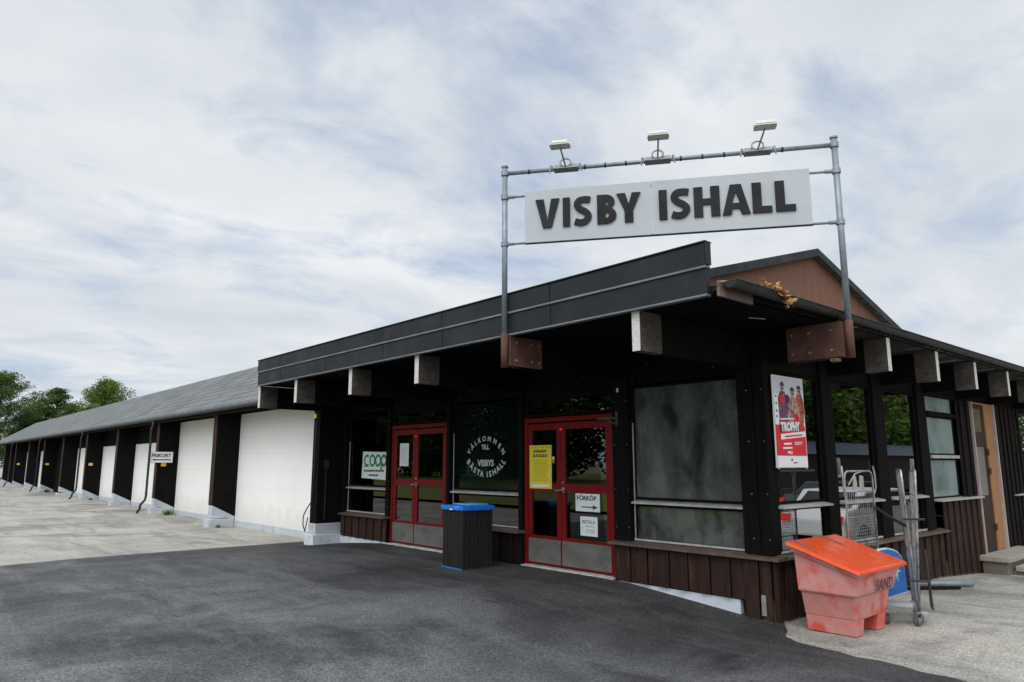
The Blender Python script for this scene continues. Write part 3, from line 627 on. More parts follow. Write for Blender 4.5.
# ---- beams
def beam_front(y, xin=9.0, x0=5.66, zb=2.68, zt=3.085):
    mb = MB(); mb.mi = 0; mb.box(x0 + .36, xin, y, y + .105, zb, zt)
    mb.mi = 1; mb.box(x0 + .004, x0 + .356, y, y + .105, zb, zt); mb.mi = 2; mb.box(x0 - .006, x0, y + .002, y + .103, zb + .002, zt - .002)
    return mb.build('beam', [M['black_beam'], M['weathered_side'], M['endgrain']], AX, .004)
for y in (4.47, 8.44, 10.36, 12.40, 14.08): beam_front(y, zb=2.67 if y < 9 else 2.65)
MB().box(5.86, 9.0, 6.43, 6.535, 2.70, 3.085).build('beam', M['black_beam'], AX, .004)
def beam_side(x, y0=3.50, yin=6.0, zb=2.68, zt=3.10):
    mb = MB(); mb.mi = 0; mb.box(x, x + .105, y0 + .28, yin, zb, zt)
    mb.mi = 1; mb.box(x, x + .105, y0 + .004, y0 + .276, zb, zt); mb.mi = 2; mb.box(x + .002, x + .103, y0 - .006, y0, zb + .002, zt - .002)
    return mb.build('beam', [M['black_beam'], M['weathered_side'], M['endgrain']], AX, .004)
for x in (9.28, 10.95, 12.58, 14.28, 15.98, 17.68, 19.38, 21.0): beam_side(x)
MB().box(7.80, 7.905, 3.9, 4.3, 2.70, 3.10).build('beam', M['black_beam'], AX, .004)
MB().box(7.70, 7.80, 3.42, 3.50, 2.645, 2.68).build('beam_block', M['olive'], AX, .004)

# ---- roof slab, soffit, parapet fascia
mb = MB(); mb.box(5.70, 24.2, 3.52, 12.44, 3.135, 3.19); mb.box(5.70, 9.6, 12.442, 14.15, 3.135, 3.19); mb.build('roof', M['slate'], AX)
mb = MB(); y = 3.60
while y < 14.1: mb.box(5.64, 7.66, y, y + .115, 3.098, 3.118); y += .12
mb.build('soffit', M['soffit'], AX)
mb = MB(); n = 0; x = 7.9
zs_ = []
while x < 23.5:
    zs_.append((x, 3.112 + .012 * math.sin(n * math.pi / 2))); x += .035; n += 1
for (xa, za_), (xb, zb_) in zip(zs_, zs_[1:]): mb.add([(xa, 3.46, za_ + .012), (xb, 3.46, zb_ + .012), (xb, 4.26, zb_ + .004), (xa, 4.26, za_ + .004)], [(0, 1, 2, 3)])
mb.build('corrugated_soffit', M['corr'], AX)
mb = MB()
seams = [3.63, 5.7, 7.8, 9.35, 11.2, 13.05, 14.12]
for a, b in zip(seams, seams[1:]):
    a += .006; b -= .006
    mb.hexa([(5.60, a, 3.10), (5.66, a, 3.10), (5.66, b, 3.10), (5.60, b, 3.10)], [(5.60, a, 3.345), (5.66, a, 3.345), (5.66, b, 3.345), (5.60, b, 3.345)])
    mb.hexa([(5.585, a, 3.372), (5.66, a, 3.372), (5.66, b, 3.372), (5.585, b, 3.372)], [(5.585, a, 3.586), (5.66, a, 3.586), (5.66, b, 3.582), (5.585, b, 3.582)])
fa = mb.build('parapet_fascia', M['slate'], AX, .003)
mb = MB(); mb.box(5.582, 5.66, 3.626, 14.12, 3.347, 3.370); mb.box(5.588, 5.66, 3.63, 14.12, 3.078, 3.098); mb.build('drip_edge', M['trim_light'], fa, .002)
mb = MB(); mb.box(5.57, 5.68, 3.615, 14.13, 3.590, 3.605); mb.box(5.578, 5.66, 3.612, 3.628, 3.375, 3.589); mb.build('capping', M['slate'], fa, .003)
mb = MB()
for i in range(46):
    y = 3.8 + random.random() * 10.2; z = random.choice((3.2, 3.24, 3.45, 3.52)) + random.uniform(-.05, .05); xx = 5.596 if z < 3.34 else 5.581
    mb.box(xx, xx + .003, y, y + .007, z, z + .007)
mb.build('screw', M['trim_light'], fa)
MB().box(5.62, 6.20, 3.515, 3.545, 3.06, 3.20).build('eave_board', M['ledge'], AX, .004)
MB().box(6.21, 24.2, 3.515, 3.545, 3.11, 3.20).build('eave_board', M['black_wood'], AX, .004)
# gutter along the side eave
mb = MB(); n = 12; r0 = .068; GY, GZ = 3.435, 3.20
def half(x, r): return [Vector((x, GY + r * math.cos(math.pi * i / n + math.pi), GZ - .0 + r * math.sin(math.pi * i / n + math.pi))) for i in range(n + 1)]
xa, xb = 5.67, 24.2
o = half(xa, r0); o2 = half(xb, r0); i1 = half(xa, r0 - .006); i2 = half(xb, r0 - .006)
mb.add(o + o2, [(i, i + 1, n + 2 + i, n + 1 + i) for i in range(n)]); mb.add(i1 + i2, [(i, i + 1, n + 2 + i, n + 1 + i) for i in range(n)])
mb.add(o, [tuple(range(n + 1))]); mb.tube([(xa, GY - r0, GZ), (xb, GY - r0, GZ)], .009, 6)
x = 5.95
gut = mb.build('gutter', M['gutter'], AX, smooth=False)
mb = MB()
while x < 24:
    a = half(x, r0 + .004); b = half(x + .03, r0 + .004); mb.add(a + b, [(i, i + 1, n + 2 + i, n + 1 + i) for i in range(n)]); x += .6
mb.build('gutter_bracket', M['black_plastic'], gut, split=True)
MB().hexa([(5.72, 3.47, 3.205), (24.2, 3.47, 3.205), (24.2, 3.60, 3.225), (5.72, 3.60, 3.225)], [(5.72, 3.47, 3.213), (24.2, 3.47, 3.213), (24.2, 3.60, 3.233), (5.72, 3.60, 3.233)]).build('roof_edge', M['alu'], AX)
# small lamp by the soffit and fastener dots
MB().tube([(6.85, 3.95, 3.09), (7.05, 3.87, 3.09)], .006, 6).build('soffit_cable', M['alu'], AX)
mb = MB()
for i in range(34):
    y = random.uniform(4.7, 14); z = random.uniform(2.65, 3.05); mb.box(7.714, 7.719, y, y + .008, z, z + .008)
for z in (.7, 1.2, 1.8, 2.4):
    for y in (4.3, 4.5, 6.35, 6.57, 12.45, 12.6): mb.box(7.649 if y < 5 else 7.681, 7.686, y, y + .008, z, z + .008)
mb.build('nail', M['alu'], AX)
MB().tube([(7.66, 6.48, 2.585), (7.66, 6.48, 2.53)], .022, 10).build('entrance_lamp', M['galv_tube'], AX)
MB().box(7.622, 7.637, 9.20, 9.26, .30, .335).build('socket', M['white'], AX, .004)

# ---- side door in new bare timber frame
sd_ = MB(); sd_.box(14.74, 14.79, 4.205, 4.30, -.02, 2.66); sd = sd_.build('side_door', M['pale_trim'], AX, .003); tag(sd, 'half glazed brown side door in bare timber frame')
MB().box(15.52, 15.96, 4.235, 4.42, .0, 2.66).build('door_jamb', M['bare_wood'], sd, .004)
MB().box(15.965, 16.02, 4.19, 4.30, -.02, 2.66).build('door_trim', M['pale_trim'], sd, .003)
MB().box(14.81, 15.54, 4.24, 4.40, 2.63, 2.66).build('door_head', M['bare_wood'], sd, .003)
mb = MB(); mb.box(14.80, 14.88, 4.25, 4.30, 0, 2.62); mb.box(15.40, 15.51, 4.25, 4.30, 0, 2.62); mb.box(14.88, 15.40, 4.252, 4.298, 0, .98); mb.box(14.88, 15.40, 4.252, 4.298, 1.85, 2.12); mb.box(14.88, 15.40, 4.252, 4.298, 2.55, 2.62)
mb.build('door_leaf', M['door_brown'], sd, .003)
MB().box(14.88, 15.40, 4.262, 4.268, .98, 1.85).build('pane', M['wired'], sd); MB().box(14.88, 15.40, 4.262, 4.268, 2.12, 2.55).build('pane', M['olive'], sd)
for z in (.35, 1.35, 1.7): MB().tube([(15.50, 4.235, z), (15.50, 4.235, z + .12)], .03, 8).build('hinge', M['black_plastic'], sd)
MB().tube([(14.84, 4.27, 1.05), (14.84, 4.22, 1.05), (14.95, 4.22, 1.05)], .012, 8).build('door_handle', M['galv_tube'], sd)

# ------------------------------------------------------------------ ice hall (long building with ridge along Y)
HB = thing('ice_hall', 'long black and white ice hall with grey shingle roof and row of buttresses', 'building', (7.7, 14.9, -.2))
YS, YE = 12.52, 70.0
# skirt roof and upper roof
def slab(mb, P, th): mb.add([tuple(p) for p in P] + [(p[0], p[1], p[2] - th) for p in P], [(0, 1, 2, 3), (7, 6, 5, 4), (0, 4, 5, 1), (1, 5, 6, 2), (2, 6, 7, 3), (3, 7, 4, 0)])
mb = MB(); slab(mb, [(6.80, YS - .04, 3.075), (9.5, YS - .04, 4.85), (9.5, YE, 4.80), (6.80, YE, 3.06)], .06)
rf = mb.build('roof', M['shingle'], HB)
mb = MB(); slab(mb, [(9.51, YS - .25, 4.80), (26.7, YS - .25, 9.76), (26.7, YE, 9.76), (9.51, YE, 4.80)], .12); slab(mb, [(26.71, YS - .25, 9.76), (43.9, YS - .25, 4.80), (43.9, YE, 4.80), (26.71, YE, 9.76)], .12)
mb.build('upper_roof', M['shingle'], HB)
# rake boards on the gable
mb = MB()
for s_ in (-1, 1):
    xo = 26.7 + s_ * 17.19; mb.prism([(26.6, YS - .30, 9.80), (xo, YS - .30, 4.84), (xo, YS - .30, 4.54), (26.6, YS - .30, 9.50)], (0, .04, 0))
mb.build('rake_board', M['slate'], HB)
# gable cladding: vertical profiled sheet
mb = MB(); x = 9.6; k = 0
while x < 43.8:
    w = .11; za_ = 9.78 - abs(x + w / 2 - 26.7) * .285 - .02; y_ = YS - (.005 if k % 2 else 0)
    mb.add([(x, y_, -.2), (x + w, y_, -.2), (x + w, y_, za_), (x, y_, za_)], [(0, 1, 2, 3)])
    mb.add([(x + w, YS, -.2), (x + w, YS - .005, -.2), (x + w, YS - .005, za_ - .02), (x + w, YS, za_ - .02)], [(0, 1, 2, 3)]); x += w; k += 1
mb.build('gable_wall', M['cladding'], HB)
MB().box(43.7, 43.8, YS, YE, -.2, 4.8).build('far_wall', M['cladding'], HB); MB().prism([(7.8, YE - .1, -.2), (43.7, YE - .1, -.2), (43.7, YE - .1, 4.7), (26.7, YE - .1, 9.5), (9.5, YE - .1, 4.7), (7.8, YE - .1, 3.3)], (0, .08, 0)).build('end_wall', M['cladding'], HB)
# eave board and gutter
MB().box(6.86, 6.90, 14.16, YE, 2.86, 3.00).build('eave_board', M['black_wood'], HB)
mb = MB(); mb.tube([(6.80, 14.17, 2.99), (6.80, YE, 2.975)], .05, 10); gt = mb.build('gutter', M['gutter'], HB)
mb = MB(); y = 14.6
while y < 60: mb.tube([(6.80, y, 2.985), (6.80, y + .025, 2.985)], .055, 10); y += .8
mb.build('gutter_bracket', M['black_plastic'], gt, split=True)
MB().box(6.9, 7.72, 14.16, YE, 2.985, 3.005).build('soffit', M['soffit'], HB)
# fins (buttresses)
fins = [14.36] + [20.45 + 5.45 * i for i in range(9)]
for k, y in enumerate(fins):
    g0 = gz(7, y) - .03; T = .30
    if k == 0:
        MB().box(7.12, 7.84, y, y + T, .30, 3.0).build('buttress', M['black_wood'], HB, .006)
        b = MB().box(7.02, 7.72, y - .10, y + T + .02, -.5, .08).build('buttress_plinth', M['found'], HB, .015)
        MB().box(7.10, 7.74, y - .02, y + T, .082, .298).build('plinth_block', M['plinth'], b, .012)
    else:
        p = MB().prism([(7.06, y, .42), (7.70, y, .10), (7.84, y, .10), (7.84, y, 2.98), (7.06, y, 2.98)], (0, T, 0)).build('buttress', M['black_wood'], HB, .005)
        MB().box(7.050, 7.066, y + .01, y + T - .01, .43, 2.9).build('corner_strip', M['brown_board'], p)
        b = MB().prism([(7.06, y, .16), (7.06, y, .415), (7.70, y, .095), (7.70, y, .02)], (0, T, 0)).build('buttress_plinth', M['plinth'], HB, .006)
        MB().box(6.97, 7.66, y - .07, y + T + .05, -.5, .05 if k == 1 else .10).build('plinth_block', M['plinth'], b, .014)
# white bays
for k in range(9):
    y0, y1 = fins[k] + .30, fins[k + 1]
    if k == 5:
        MB().box(7.70, 7.84, y0, y1, -.3, 2.98).build('bay_panel', M['black_wood'], HB); continue
    zt = 2.93 if k < 2 else 2.30
    p = MB().box(7.70, 7.84, y0 + .003, y1 - .003, -.10, zt).build('bay_panel', M['render_white'], HB)
    MB().box(7.672, 7.84, y0 + .004, y1 - .004, -.5, gz(7.6, (y0 + y1) / 2) + .16).build('panel_plinth', M['plinth'], p, .008)
    if k == 0:
        MB().box(7.685, 7.699, y0 + .003, y0 + .03, .1, 2.9).build('corner_strip', M['black_wood'], p)
    MB().box(7.695, 7.84, y0 + .002, y1 - .002, zt + .004, 2.99).build('lintel', M['black_wood'], HB)
# downpipes
for k in (2, 4, 6, 8):
    y = fins[k] - .12; g0 = gz(6.8, y)
    mb = MB(); mb.tube([(6.80, y, 2.95), (6.80, y, 2.80), (6.76, y, 2.72), (6.76, y, 2.5), (6.76, y, .50), (6.74, y, .38), (6.62, y, .24), (6.60, y, .10), (6.52, y, g0 + .06)], .037, 10)
    dp = mb.build('downpipe', M['gutter'], HB, smooth=True)
    mb = MB()
    for z in (.6, 1.5, 2.4): mb.tube([(6.76, y, z), (6.76, y, z + .03)], .044, 10)
    mb.build('pipe_clamp', M['black_plastic'], dp, split=True)
# small yellow plates
for i, (k, lb) in enumerate(((2, 'small yellow plate under the white arrow sign on a black buttress'), (4, 'small yellow plate on the black buttress fourth along past the white arrow sign'), (6, 'small yellow plate far along the hall, second from the frame edge'), (8, 'small yellow plate farthest along the row of black buttresses'))):
    y = fins[k]; o = origin(MB().box(7.17, 7.33, y - .02, y - .004, 1.46, 1.57).build('yellow_plate', M['yplate'], None, .003)); tag(o, lb, 'wall plate', 'small yellow plates on the hall')
o = origin(MB().box(7.08, 7.116, 14.50, 14.60, 2.52, 2.62).build('yellow_plate', M['yplate'], None, .003)); tag(o, 'small yellow plate high on the first buttress beside the large white wall panel', 'wall plate', 'small yellow plates on the hall')
# arrow sign
FS = thing('wall_sign', 'white wall sign reading FRIKORT above a black line arrow', 'sign', (7.1, 25.84, 1.58))
MB().box(6.80, 7.50, 25.80, 25.83, 1.58, 1.93).build('sign_plate', M['white'], FS, .004)
mb = MB(); put_text(mb, 'FRIKORT', .17, (6.84, 25.796, 1.755), SX, SY, .005, width=.60, height=.12)
mb.box(6.92, 7.44, 25.794, 25.797, 1.655, 1.69); mb.prism([(6.86, 25.797, 1.672), (6.94, 25.797, 1.71), (6.94, 25.797, 1.635)], (0, -.003, 0)); mb.build('lettering', M['ink'], FS)
mb = MB(); mb.box(6.79, 7.51, 25.803, 25.826, 1.57, 1.579); mb.box(6.79, 7.51, 25.803, 25.826, 1.931, 1.94); mb.box(6.96, 6.985, 25.82, 25.9, 1.7, 1.8); mb.box(7.2, 7.225, 25.831, 25.94, 1.7, 1.8); mb.build('sign_frame', M['ink'], FS)
# cable loop on the first buttress
mb = MB(); mb.tube([(7.09, 14.48, 2.45), (7.09, 14.49, 1.2), (7.08, 14.52, .75), (7.05, 14.64, .62), (7.0, 14.71, .45), (7.01, 14.73, .25), (7.05, 14.70, .12), (7.03, 14.64, .2), (7.04, 14.58, .42)], .012, 6)
tag(origin(mb.build('cable', M['ink'], None, smooth=True)), 'black cable hanging in a loop on the first buttress beside the white wall', 'cable')
# hose reel like wire on the fin face
mb = MB(); mb.tube([(7.3, 14.345, .38), (7.3, 14.345, 1.3), (7.31, 14.345, 1.45)], .012, 6); mb.box(7.25, 7.35, 14.325, 14.355, 1.45, 1.62)
mb.build('cable_box', M['black_plastic'], HB)

# ------------------------------------------------------------------ roof sign on two posts
PA, PB = Vector((5.555, 6.45, 0)), Vector((7.85, 3.33, 0)); SD = (PB - PA).normalized(); SL = (PB - PA).length; SN = SD.cross(Vector((0, 0, 1)))
SG = thing('roof_sign', 'long pale sign reading VISBY ISHALL on a galvanised post frame above the roof', 'sign', (PA.x, PA.y, 2.68))
def S(s, z, n=0.0): return PA + SD * s + Vector((0, 0, z)) + SN * n
for s in (0, SL):
    p = MB().tube([S(s, 3.08), S(s, 5.235)], .035, 14).build('post', M['galv'], SG, smooth=True)
    MB().tube([S(s, 2.69), S(s, 3.10)], .045, 14).build('post_sleeve', M['rustpaint'], p, smooth=True)
    MB().tube([S(s, 5.23), S(s, 5.25)], .044, 14).build('post_cap', M['galv'], p)
MB().box(5.62, 6.14, 6.405, 6.427, 2.71, 3.075).build('bracket_plate', M['rustpaint'], SG, .003)
MB().box(5.62, 6.14, 6.540, 6.562, 2.71, 3.075).build('bracket_plate', M['rustpaint'], SG, .003)
MB().box(5.60, 5.618, 6.395, 6.57, 2.71, 3.075).build('bracket_plate', M['rustpaint'], SG, .003)
MB().box(7.775, 7.797, 3.40, 4.02, 2.70, 3.09).build('bracket_plate', M['rustpaint'], SG, .003)
MB().box(7.908, 7.930, 3.40, 4.02, 2.70, 3.09).build('bracket_plate', M['rustpaint'], SG, .003)
MB().box(7.78, 7.925, 3.378, 3.398, 2.70, 3.09).build('bracket_plate', M['rustpaint'], SG, .003)
mb = MB()
for y, z in ((6.402, 2.78), (6.402, 3.0)):
    for x in (5.7, 5.95, 6.08): mb.tube([(x, y, z), (x, y - .012, z)], .014, 6)
for z in (2.78, 3.0):
    for y in (3.5, 3.75, 3.95): mb.tube([(7.773, y, z), (7.76, y, z)], .014, 6)
mb.build('bolt', M['weathered'], SG, split=True)
rail = MB().tube([S(-.02, 5.150), S(SL + .02, 5.150)], .027, 12).build('top_rail', M['galv'], SG, smooth=True)
mb = MB()
for s in (1.0, 1.25, 1.5, 2.15, 2.4, 2.65, 3.3, .3): mb.tube([S(s, 5.150), S(s + .02, 5.150)], .031, 10)
mb.build('cable_tie', M['ink'], rail, split=True)
for z in (4.835, 4.227):
    MB().tube([S(0, z), S(SL, z)], .017, 8).build('cross_rail', M['galv'], SG)
mb = MB()
for z in (4.835, 4.227, 5.150):
    for s in (.0, SL): 
        mb.tube([S(s, z - .03), S(s, z + .03)], .048, 12); q = .06 if s == 0 else -.06
        mb.tube([S(s, z), S(s + q * 2, z)], .024, 8)
mb.build('pipe_clamp', M['galv'], SG, split=True)
def sbox(mb, s0, s1, z0, z1, n0, n1):
    return mb.hexa([S(s0, z0, n0), S(s1, z0, n0), S(s1, z0, n1), S(s0, z0, n1)], [S(s0, z1, n0), S(s1, z1, n0), S(s1, z1, n1), S(s0, z1, n1)])
mb = MB(); sbox(mb, .265, 1.797, 4.210, 4.875, .02, .05); sbox(mb, 1.803, 3.575, 4.210, 4.875, .02, .05)
bd = mb.build('sign_board', M['signboard'], SG, .003)
mb = MB(); sbox(mb, .262, 3.58, 4.197, 4.208, .018, .056); mb.build('board_edge', M['slate'], bd)
# sign letters as solid raised shapes, built from outlines
H0, H1 = 4.380, 4.745
def letter_curve(polys, depth=.02):
    from mathutils.geometry import tessellate_polygon
    if polys[0] == 'strip':
        pl = polys[1]; k = len(pl); h = k // 2; q = MB()
        vs_ = [Vector((x, y, -depth / 2)) for x, y in pl] + [Vector((x, y, depth / 2)) for x, y in pl]; fs = []
        for i in range(h - 1): fs += [(i, i + 1, k - 2 - i, k - 1 - i), (k + i, k + i + 1, 2 * k - 2 - i, 2 * k - 1 - i)]
        fs += [(i, (i + 1) % k, k + (i + 1) % k, k + i) for i in range(k)]
        return vs_, fs
    flat = [Vector((x, y, 0)) for pl in polys for x, y in pl]
    tris = tessellate_polygon([[Vector((x, y, 0)) for x, y in pl] for pl in polys])
    n = len(flat); vs_ = [Vector((p.x, p.y, -depth / 2)) for p in flat] + [Vector((p.x, p.y, depth / 2)) for p in flat]
    fs = [tuple(t) for t in tris] + [tuple(i + n for i in t) for t in tris]; o = 0
    for pl in polys:
        k = len(pl); fs += [(o + i, o + (i + 1) % k, n + o + (i + 1) % k, n + o + i) for i in range(k)]; o += k
    return vs_, fs
def stroke(path, w0, w1=None):
    """outline of a thick stroke along a smooth path (w in letter units)"""
    Lh, Rh = [], []; n = len(path)
    for i, (x, y) in enumerate(path):
        a = path[max(i - 1, 0)]; b = path[min(i + 1, n - 1)]; dx_, dy_ = b[0] - a[0], b[1] - a[1]; l_ = math.hypot(dx_, dy_); w_ = w0
        nx_, ny_ = -dy_ / l_ * w_ / 2, dx_ / l_ * w_ / 2; Lh.append((x + nx_, y + ny_)); Rh.append((x - nx_, y - ny_))
    return Lh + Rh[::-1]
def catmull(P, k=8):
    o = []
    for i in range(len(P) - 1):
        p0 = P[max(i - 1, 0)]; p1 = P[i]; p2 = P[i + 1]; p3 = P[min(i + 2, len(P) - 1)]
        for j in range(k):
            t = j / k; o.append(tuple(.5 * (2 * p1[d] + (p2[d] - p0[d]) * t + (2 * p0[d] - 5 * p1[d] + 4 * p2[d] - p3[d]) * t * t + (3 * p1[d] - p0[d] - 3 * p2[d] + p3[d]) * t ** 3) for d in (0, 1)))
    o.append(tuple(P[-1])); return o
def ell(cx_, cy_, rx, ry, a0, a1, n=14): return [(cx_ + rx * math.cos(R(a0 + (a1 - a0) * i / n)), cy_ + ry * math.sin(R(a0 + (a1 - a0) * i / n))) for i in range(n + 1)]
def glyph(c, w):
    t = .092 / .33 * 1.0            # stem relative to cap height 1; w = width relative to cap height
    if c == 'I': return [[(0, 0), (w, 0), (w, 1), (0, 1)]]
    if c == 'V': return [[(w * .5 - t * .55, 0), (w * .5 + t * .50, 0), (w, 1), (w - t * .98, 1), (w * .5, .26), (t * 1.0, 1), (0, 1)]]
    if c == 'L': return [[(0, 0), (w, 0), (w, .21), (t, .21), (t, 1), (0, 1)]]
    if c == 'H': return [[(0, 0), (t, 0), (t, .40), (w - t, .40), (w - t, 0), (w, 0), (w, 1), (w - t, 1), (w - t, .60), (t, .60), (t, 1), (0, 1)]]
    if c == 'Y': m_ = w / 2; return [[(m_ - t / 2, 0), (m_ + t / 2, 0), (m_ + t / 2, .40), (w, 1), (w - t * 1.02, 1), (m_, .62), (t * 1.02, 1), (0, 1), (m_ - t / 2, .40)]]
    if c == 'A': m_ = w / 2; return [[(0, 0), (t * .95, 0), (t * .95 + .055, .20), (w - t * .95 - .055, .20), (w - t * .95, 0), (w, 0), (m_ + t * .60, 1), (m_ - t * .60, 1)], [(m_ - .118, .38), (m_ + .118, .38), (m_, .76)]]
    if c == 'B':
        outer = [(0, 0)] + [(w * .42, 0)] + ell(w * .46, .285, w * .54, .285, -88, 62) + ell(w * .42, .745, w * .50, .255, -42, 90) + [(0, 1)]
        h1 = [(t, .19), (w * .42, .19)] + ell(w * .42, .295, w * .20, .105, -80, 80, 8) + [(t, .40)]
        h2 = [(t, .60), (w * .40, .60)] + ell(w * .40, .70, w * .17, .10, -80, 80, 8) + [(t, .80)]
        return [outer, h1, h2]
    if c == 'S':
        P = [(w * .90, .865), (w * .62, .895), (w * .32, .86), (w * .20, .72), (w * .34, .58), (w * .62, .47), (w * .80, .32), (w * .66, .15), (w * .38, .10), (w * .08, .155)]
        return ('strip', stroke(catmull(P, 6), t * .78))
mb = MB()
LET = [('V', .401, .697), ('I', .739, .826), ('S', .868, 1.095), ('B', 1.155, 1.385), ('Y', 1.388, 1.675), ('I', 1.885, 1.978), ('S', 2.014, 2.252), ('H', 2.285, 2.578), ('A', 2.603, 2.913), ('L', 2.938, 3.150), ('L', 3.190, 3.405)]
for c, a, b in LET:
    h = H1 - H0; vs_, fs = letter_curve(glyph(c, (b - a) / h))
    mb.add([S(a + v.x * h, H0 + v.y * h, .062 + v.z) for v in vs_], fs)
mb.build('raised_letter', M['letter'], bd, split=True)
# floodlights on arms reaching out in front of the sign
for i, s in enumerate((.78, 1.89, 3.03)):
    mb = MB(); sbox(mb, s - .15, s + .15, 5.110, 5.122, -.03, .12); sbox(mb, s - .15, s - .05, 5.123, 5.190, .028, .04); sbox(mb, s + .05, s + .15, 5.123, 5.190, .028, .04)
    fl = mb.build('floodlight', M['galv_dull'], SG, .002)
    mb = MB(); mb.tube([S(s + .065 * math.cos(a), 5.20 + .05 * math.sin(a), .07) for a in [k * math.pi / 8 for k in range(17)]], .012, 6, caps=False); mb.build('clamp_ring', M['galv_dull'], fl, smooth=True)
    MB().tube([S(s, 5.150, .05), S(s + .015, 5.150, .60)], .010, 8).build('arm', M['galv'], fl)
    mb = MB()
    for q in (-.17, .17): mb.tube([S(s + q, 5.115, .03), S(s + q, 5.175, .05), S(s + q * 1.08, 5.165, .09), S(s + q * 1.15, 5.065, .09)], .008, 6)
    mb.build('clip', M['galv'], fl)
    mb = MB(); mb.hexa([S(s - .085, 5.165, .56), S(s + .115, 5.165, .56), S(s + .115, 5.175, .69), S(s - .085, 5.175, .69)], [S(s - .07, 5.215, .58), S(s + .10, 5.215, .58), S(s + .10, 5.210, .68), S(s - .07, 5.210, .68)])
    hd = mb.build('lamp_housing', M['lampwhite'], fl, .006)
    mb = MB(); sbox(mb, s - .10, s + .13, 5.150, 5.163, .55, .70); sbox(mb, s - .107, s - .09, 5.155, 5.195, .6, .64); sbox(mb, s + .121, s + .137, 5.155, 5.195, .6, .64); mb.build('lamp_visor', M['lampwhite'], fl, .002)

# ------------------------------------------------------------------ posters and notices
PO = thing('poster', 'red and white hockey tournament poster reading TROPHY on the corner window', 'poster', (8.15, 4.19, 1.51))
x0, x1, z0, z1 = 7.77, 8.51, 1.50, 2.58; yy = 4.23
MB().box(x0, x1, yy, yy + .012, z0, z1).build('poster_sheet', M['white'], PO)
MP = {k: mat('poster_' + k, c, (tuple(q * .35 + .03 for q in c) if k in ('purple', 'orange', 'skin', 'wine') else None), 0.45, 22, 3) for k, c in dict(red=(0.72, 0.012, 0.03), wine=(0.22, 0.01, 0.03), skin=(0.60, 0.36, 0.27), navy=(0.03, 0.04, 0.10), pale=(0.62, 0.64, 0.69), orange=(0.62, 0.12, 0.05), whiteink=(0.85, 0.85, 0.86), purple=(0.22, 0.06, 0.16)).items()}
lay = [0]
def pp(mb, pts, lv=1): mb.prism([(x0 + a * (x1 - x0), yy - .0008 * lv, z0 + b * (z1 - z0)) for a, b in pts], (0, -.0004, 0))
def pe(mb, cx_, cy_, rx, ry, lv, a0=0, a1=360): pp(mb, ell(cx_, cy_, rx, ry, a0, a1 - (18 if a1 - a0 == 360 else 0), 19), lv)
mb = MB(); mats_ = [MP[k] for k in ('red', 'wine', 'skin', 'navy', 'pale', 'orange', 'whiteink', 'purple')]
mb.mi = 4; pp(mb, [(.02, .5), (.98, .5), (.98, .99), (.02, .99)], 1)
mb.mi = 0; pp(mb, [(.02, .13), (.98, .13), (.98, .44), (.90, .52), (.62, .50), (.4, .53), (.02, .50)], 2)
def player(cx_, top, sc2, jersey, helm, lv, lean=0):
    mb.mi = jersey; pp(mb, [(cx_ - .13 * sc2, top - .44 * sc2), (cx_ + .13 * sc2, top - .44 * sc2), (cx_ + (.15 + lean) * sc2, top - .20 * sc2), (cx_ + (.07 + lean) * sc2, top - .115 * sc2), (cx_ - (.07 - lean) * sc2, top - .115 * sc2), (cx_ - (.15 - lean) * sc2, top - .20 * sc2)], lv)
    mb.mi = 2; pe(mb, cx_ + lean * sc2, top - .075 * sc2, .050 * sc2, .042 * sc2, lv + 1)
    mb.mi = helm; pe(mb, cx_ + lean * sc2, top - .050 * sc2, .062 * sc2, .040 * sc2, lv + 2, 0, 180)
    mb.mi = jersey; pp(mb, [(cx_ + .1 * sc2, top - .18 * sc2), (cx_ + .16 * sc2, top - .2 * sc2), (cx_ + .2 * sc2, top - .33 * sc2), (cx_ + .14 * sc2, top - .34 * sc2)], lv + 1)
player(.30, .945, 1.0, 7, 3, 3); player(.82, .93, 1.0, 5, 3, 4, .02); player(.62, .90, 1.1, 2, 3, 5)
mb.mi = 0; pe(mb, .28, .74, .09, .045, 8); pe(mb, .68, .55, .12, .045, 9); mb.mi = 3; pe(mb, .45, .75, .065, .05, 8)
rq = random.Random(5)
for q_ in range(46):
    a_, b_ = rq.uniform(.18, .95), rq.uniform(.50, .80)
    if b_ > .72 and rq.random() < .7: continue
    mb.mi = rq.choice((0, 1, 2, 3, 5, 7, 7, 1)); w_, h_ = rq.uniform(.02, .07), rq.uniform(.008, .022); t_ = rq.uniform(-.02, .02)
    pp(mb, [(a_, b_), (a_ + w_, b_ + t_), (a_ + w_ * .8, b_ + t_ + h_), (a_ - .01, b_ + h_)], 5.8)
mb.mi = 3; pp(mb, [(.40, .66), (.74, .53), (.75, .54), (.41, .672)], 9.5); pp(mb, [(.86, .86), (.94, .60), (.955, .60), (.875, .865)], 9.5)
mb.mi = 3
for cx_, ty_ in ((.30, .945), (.645, .90), (.84, .93)): pe(mb, cx_ + .0, ty_ - .082, .038, .010, 9); pp(mb, [(cx_ - .06, ty_ - .055), (cx_ + .07, ty_ - .055), (cx_ + .07, ty_ - .047), (cx_ - .06, ty_ - .047)], 9)
mb.mi = 6; pp(mb, [(.02, .46), (.14, .46), (.14, .80), (.02, .80)], 6)
mb.mi = 3
for q in (.77, .69, .61, .55): pe(mb, .08, q, .022, .013, 7)
mb.mi = 6; pp(mb, [(.16, .30), (.96, .345), (.96, .405), (.16, .36)], 10)
pp(mb, [(.02, .01), (.98, .01), (.98, .125), (.02, .125)], 10)
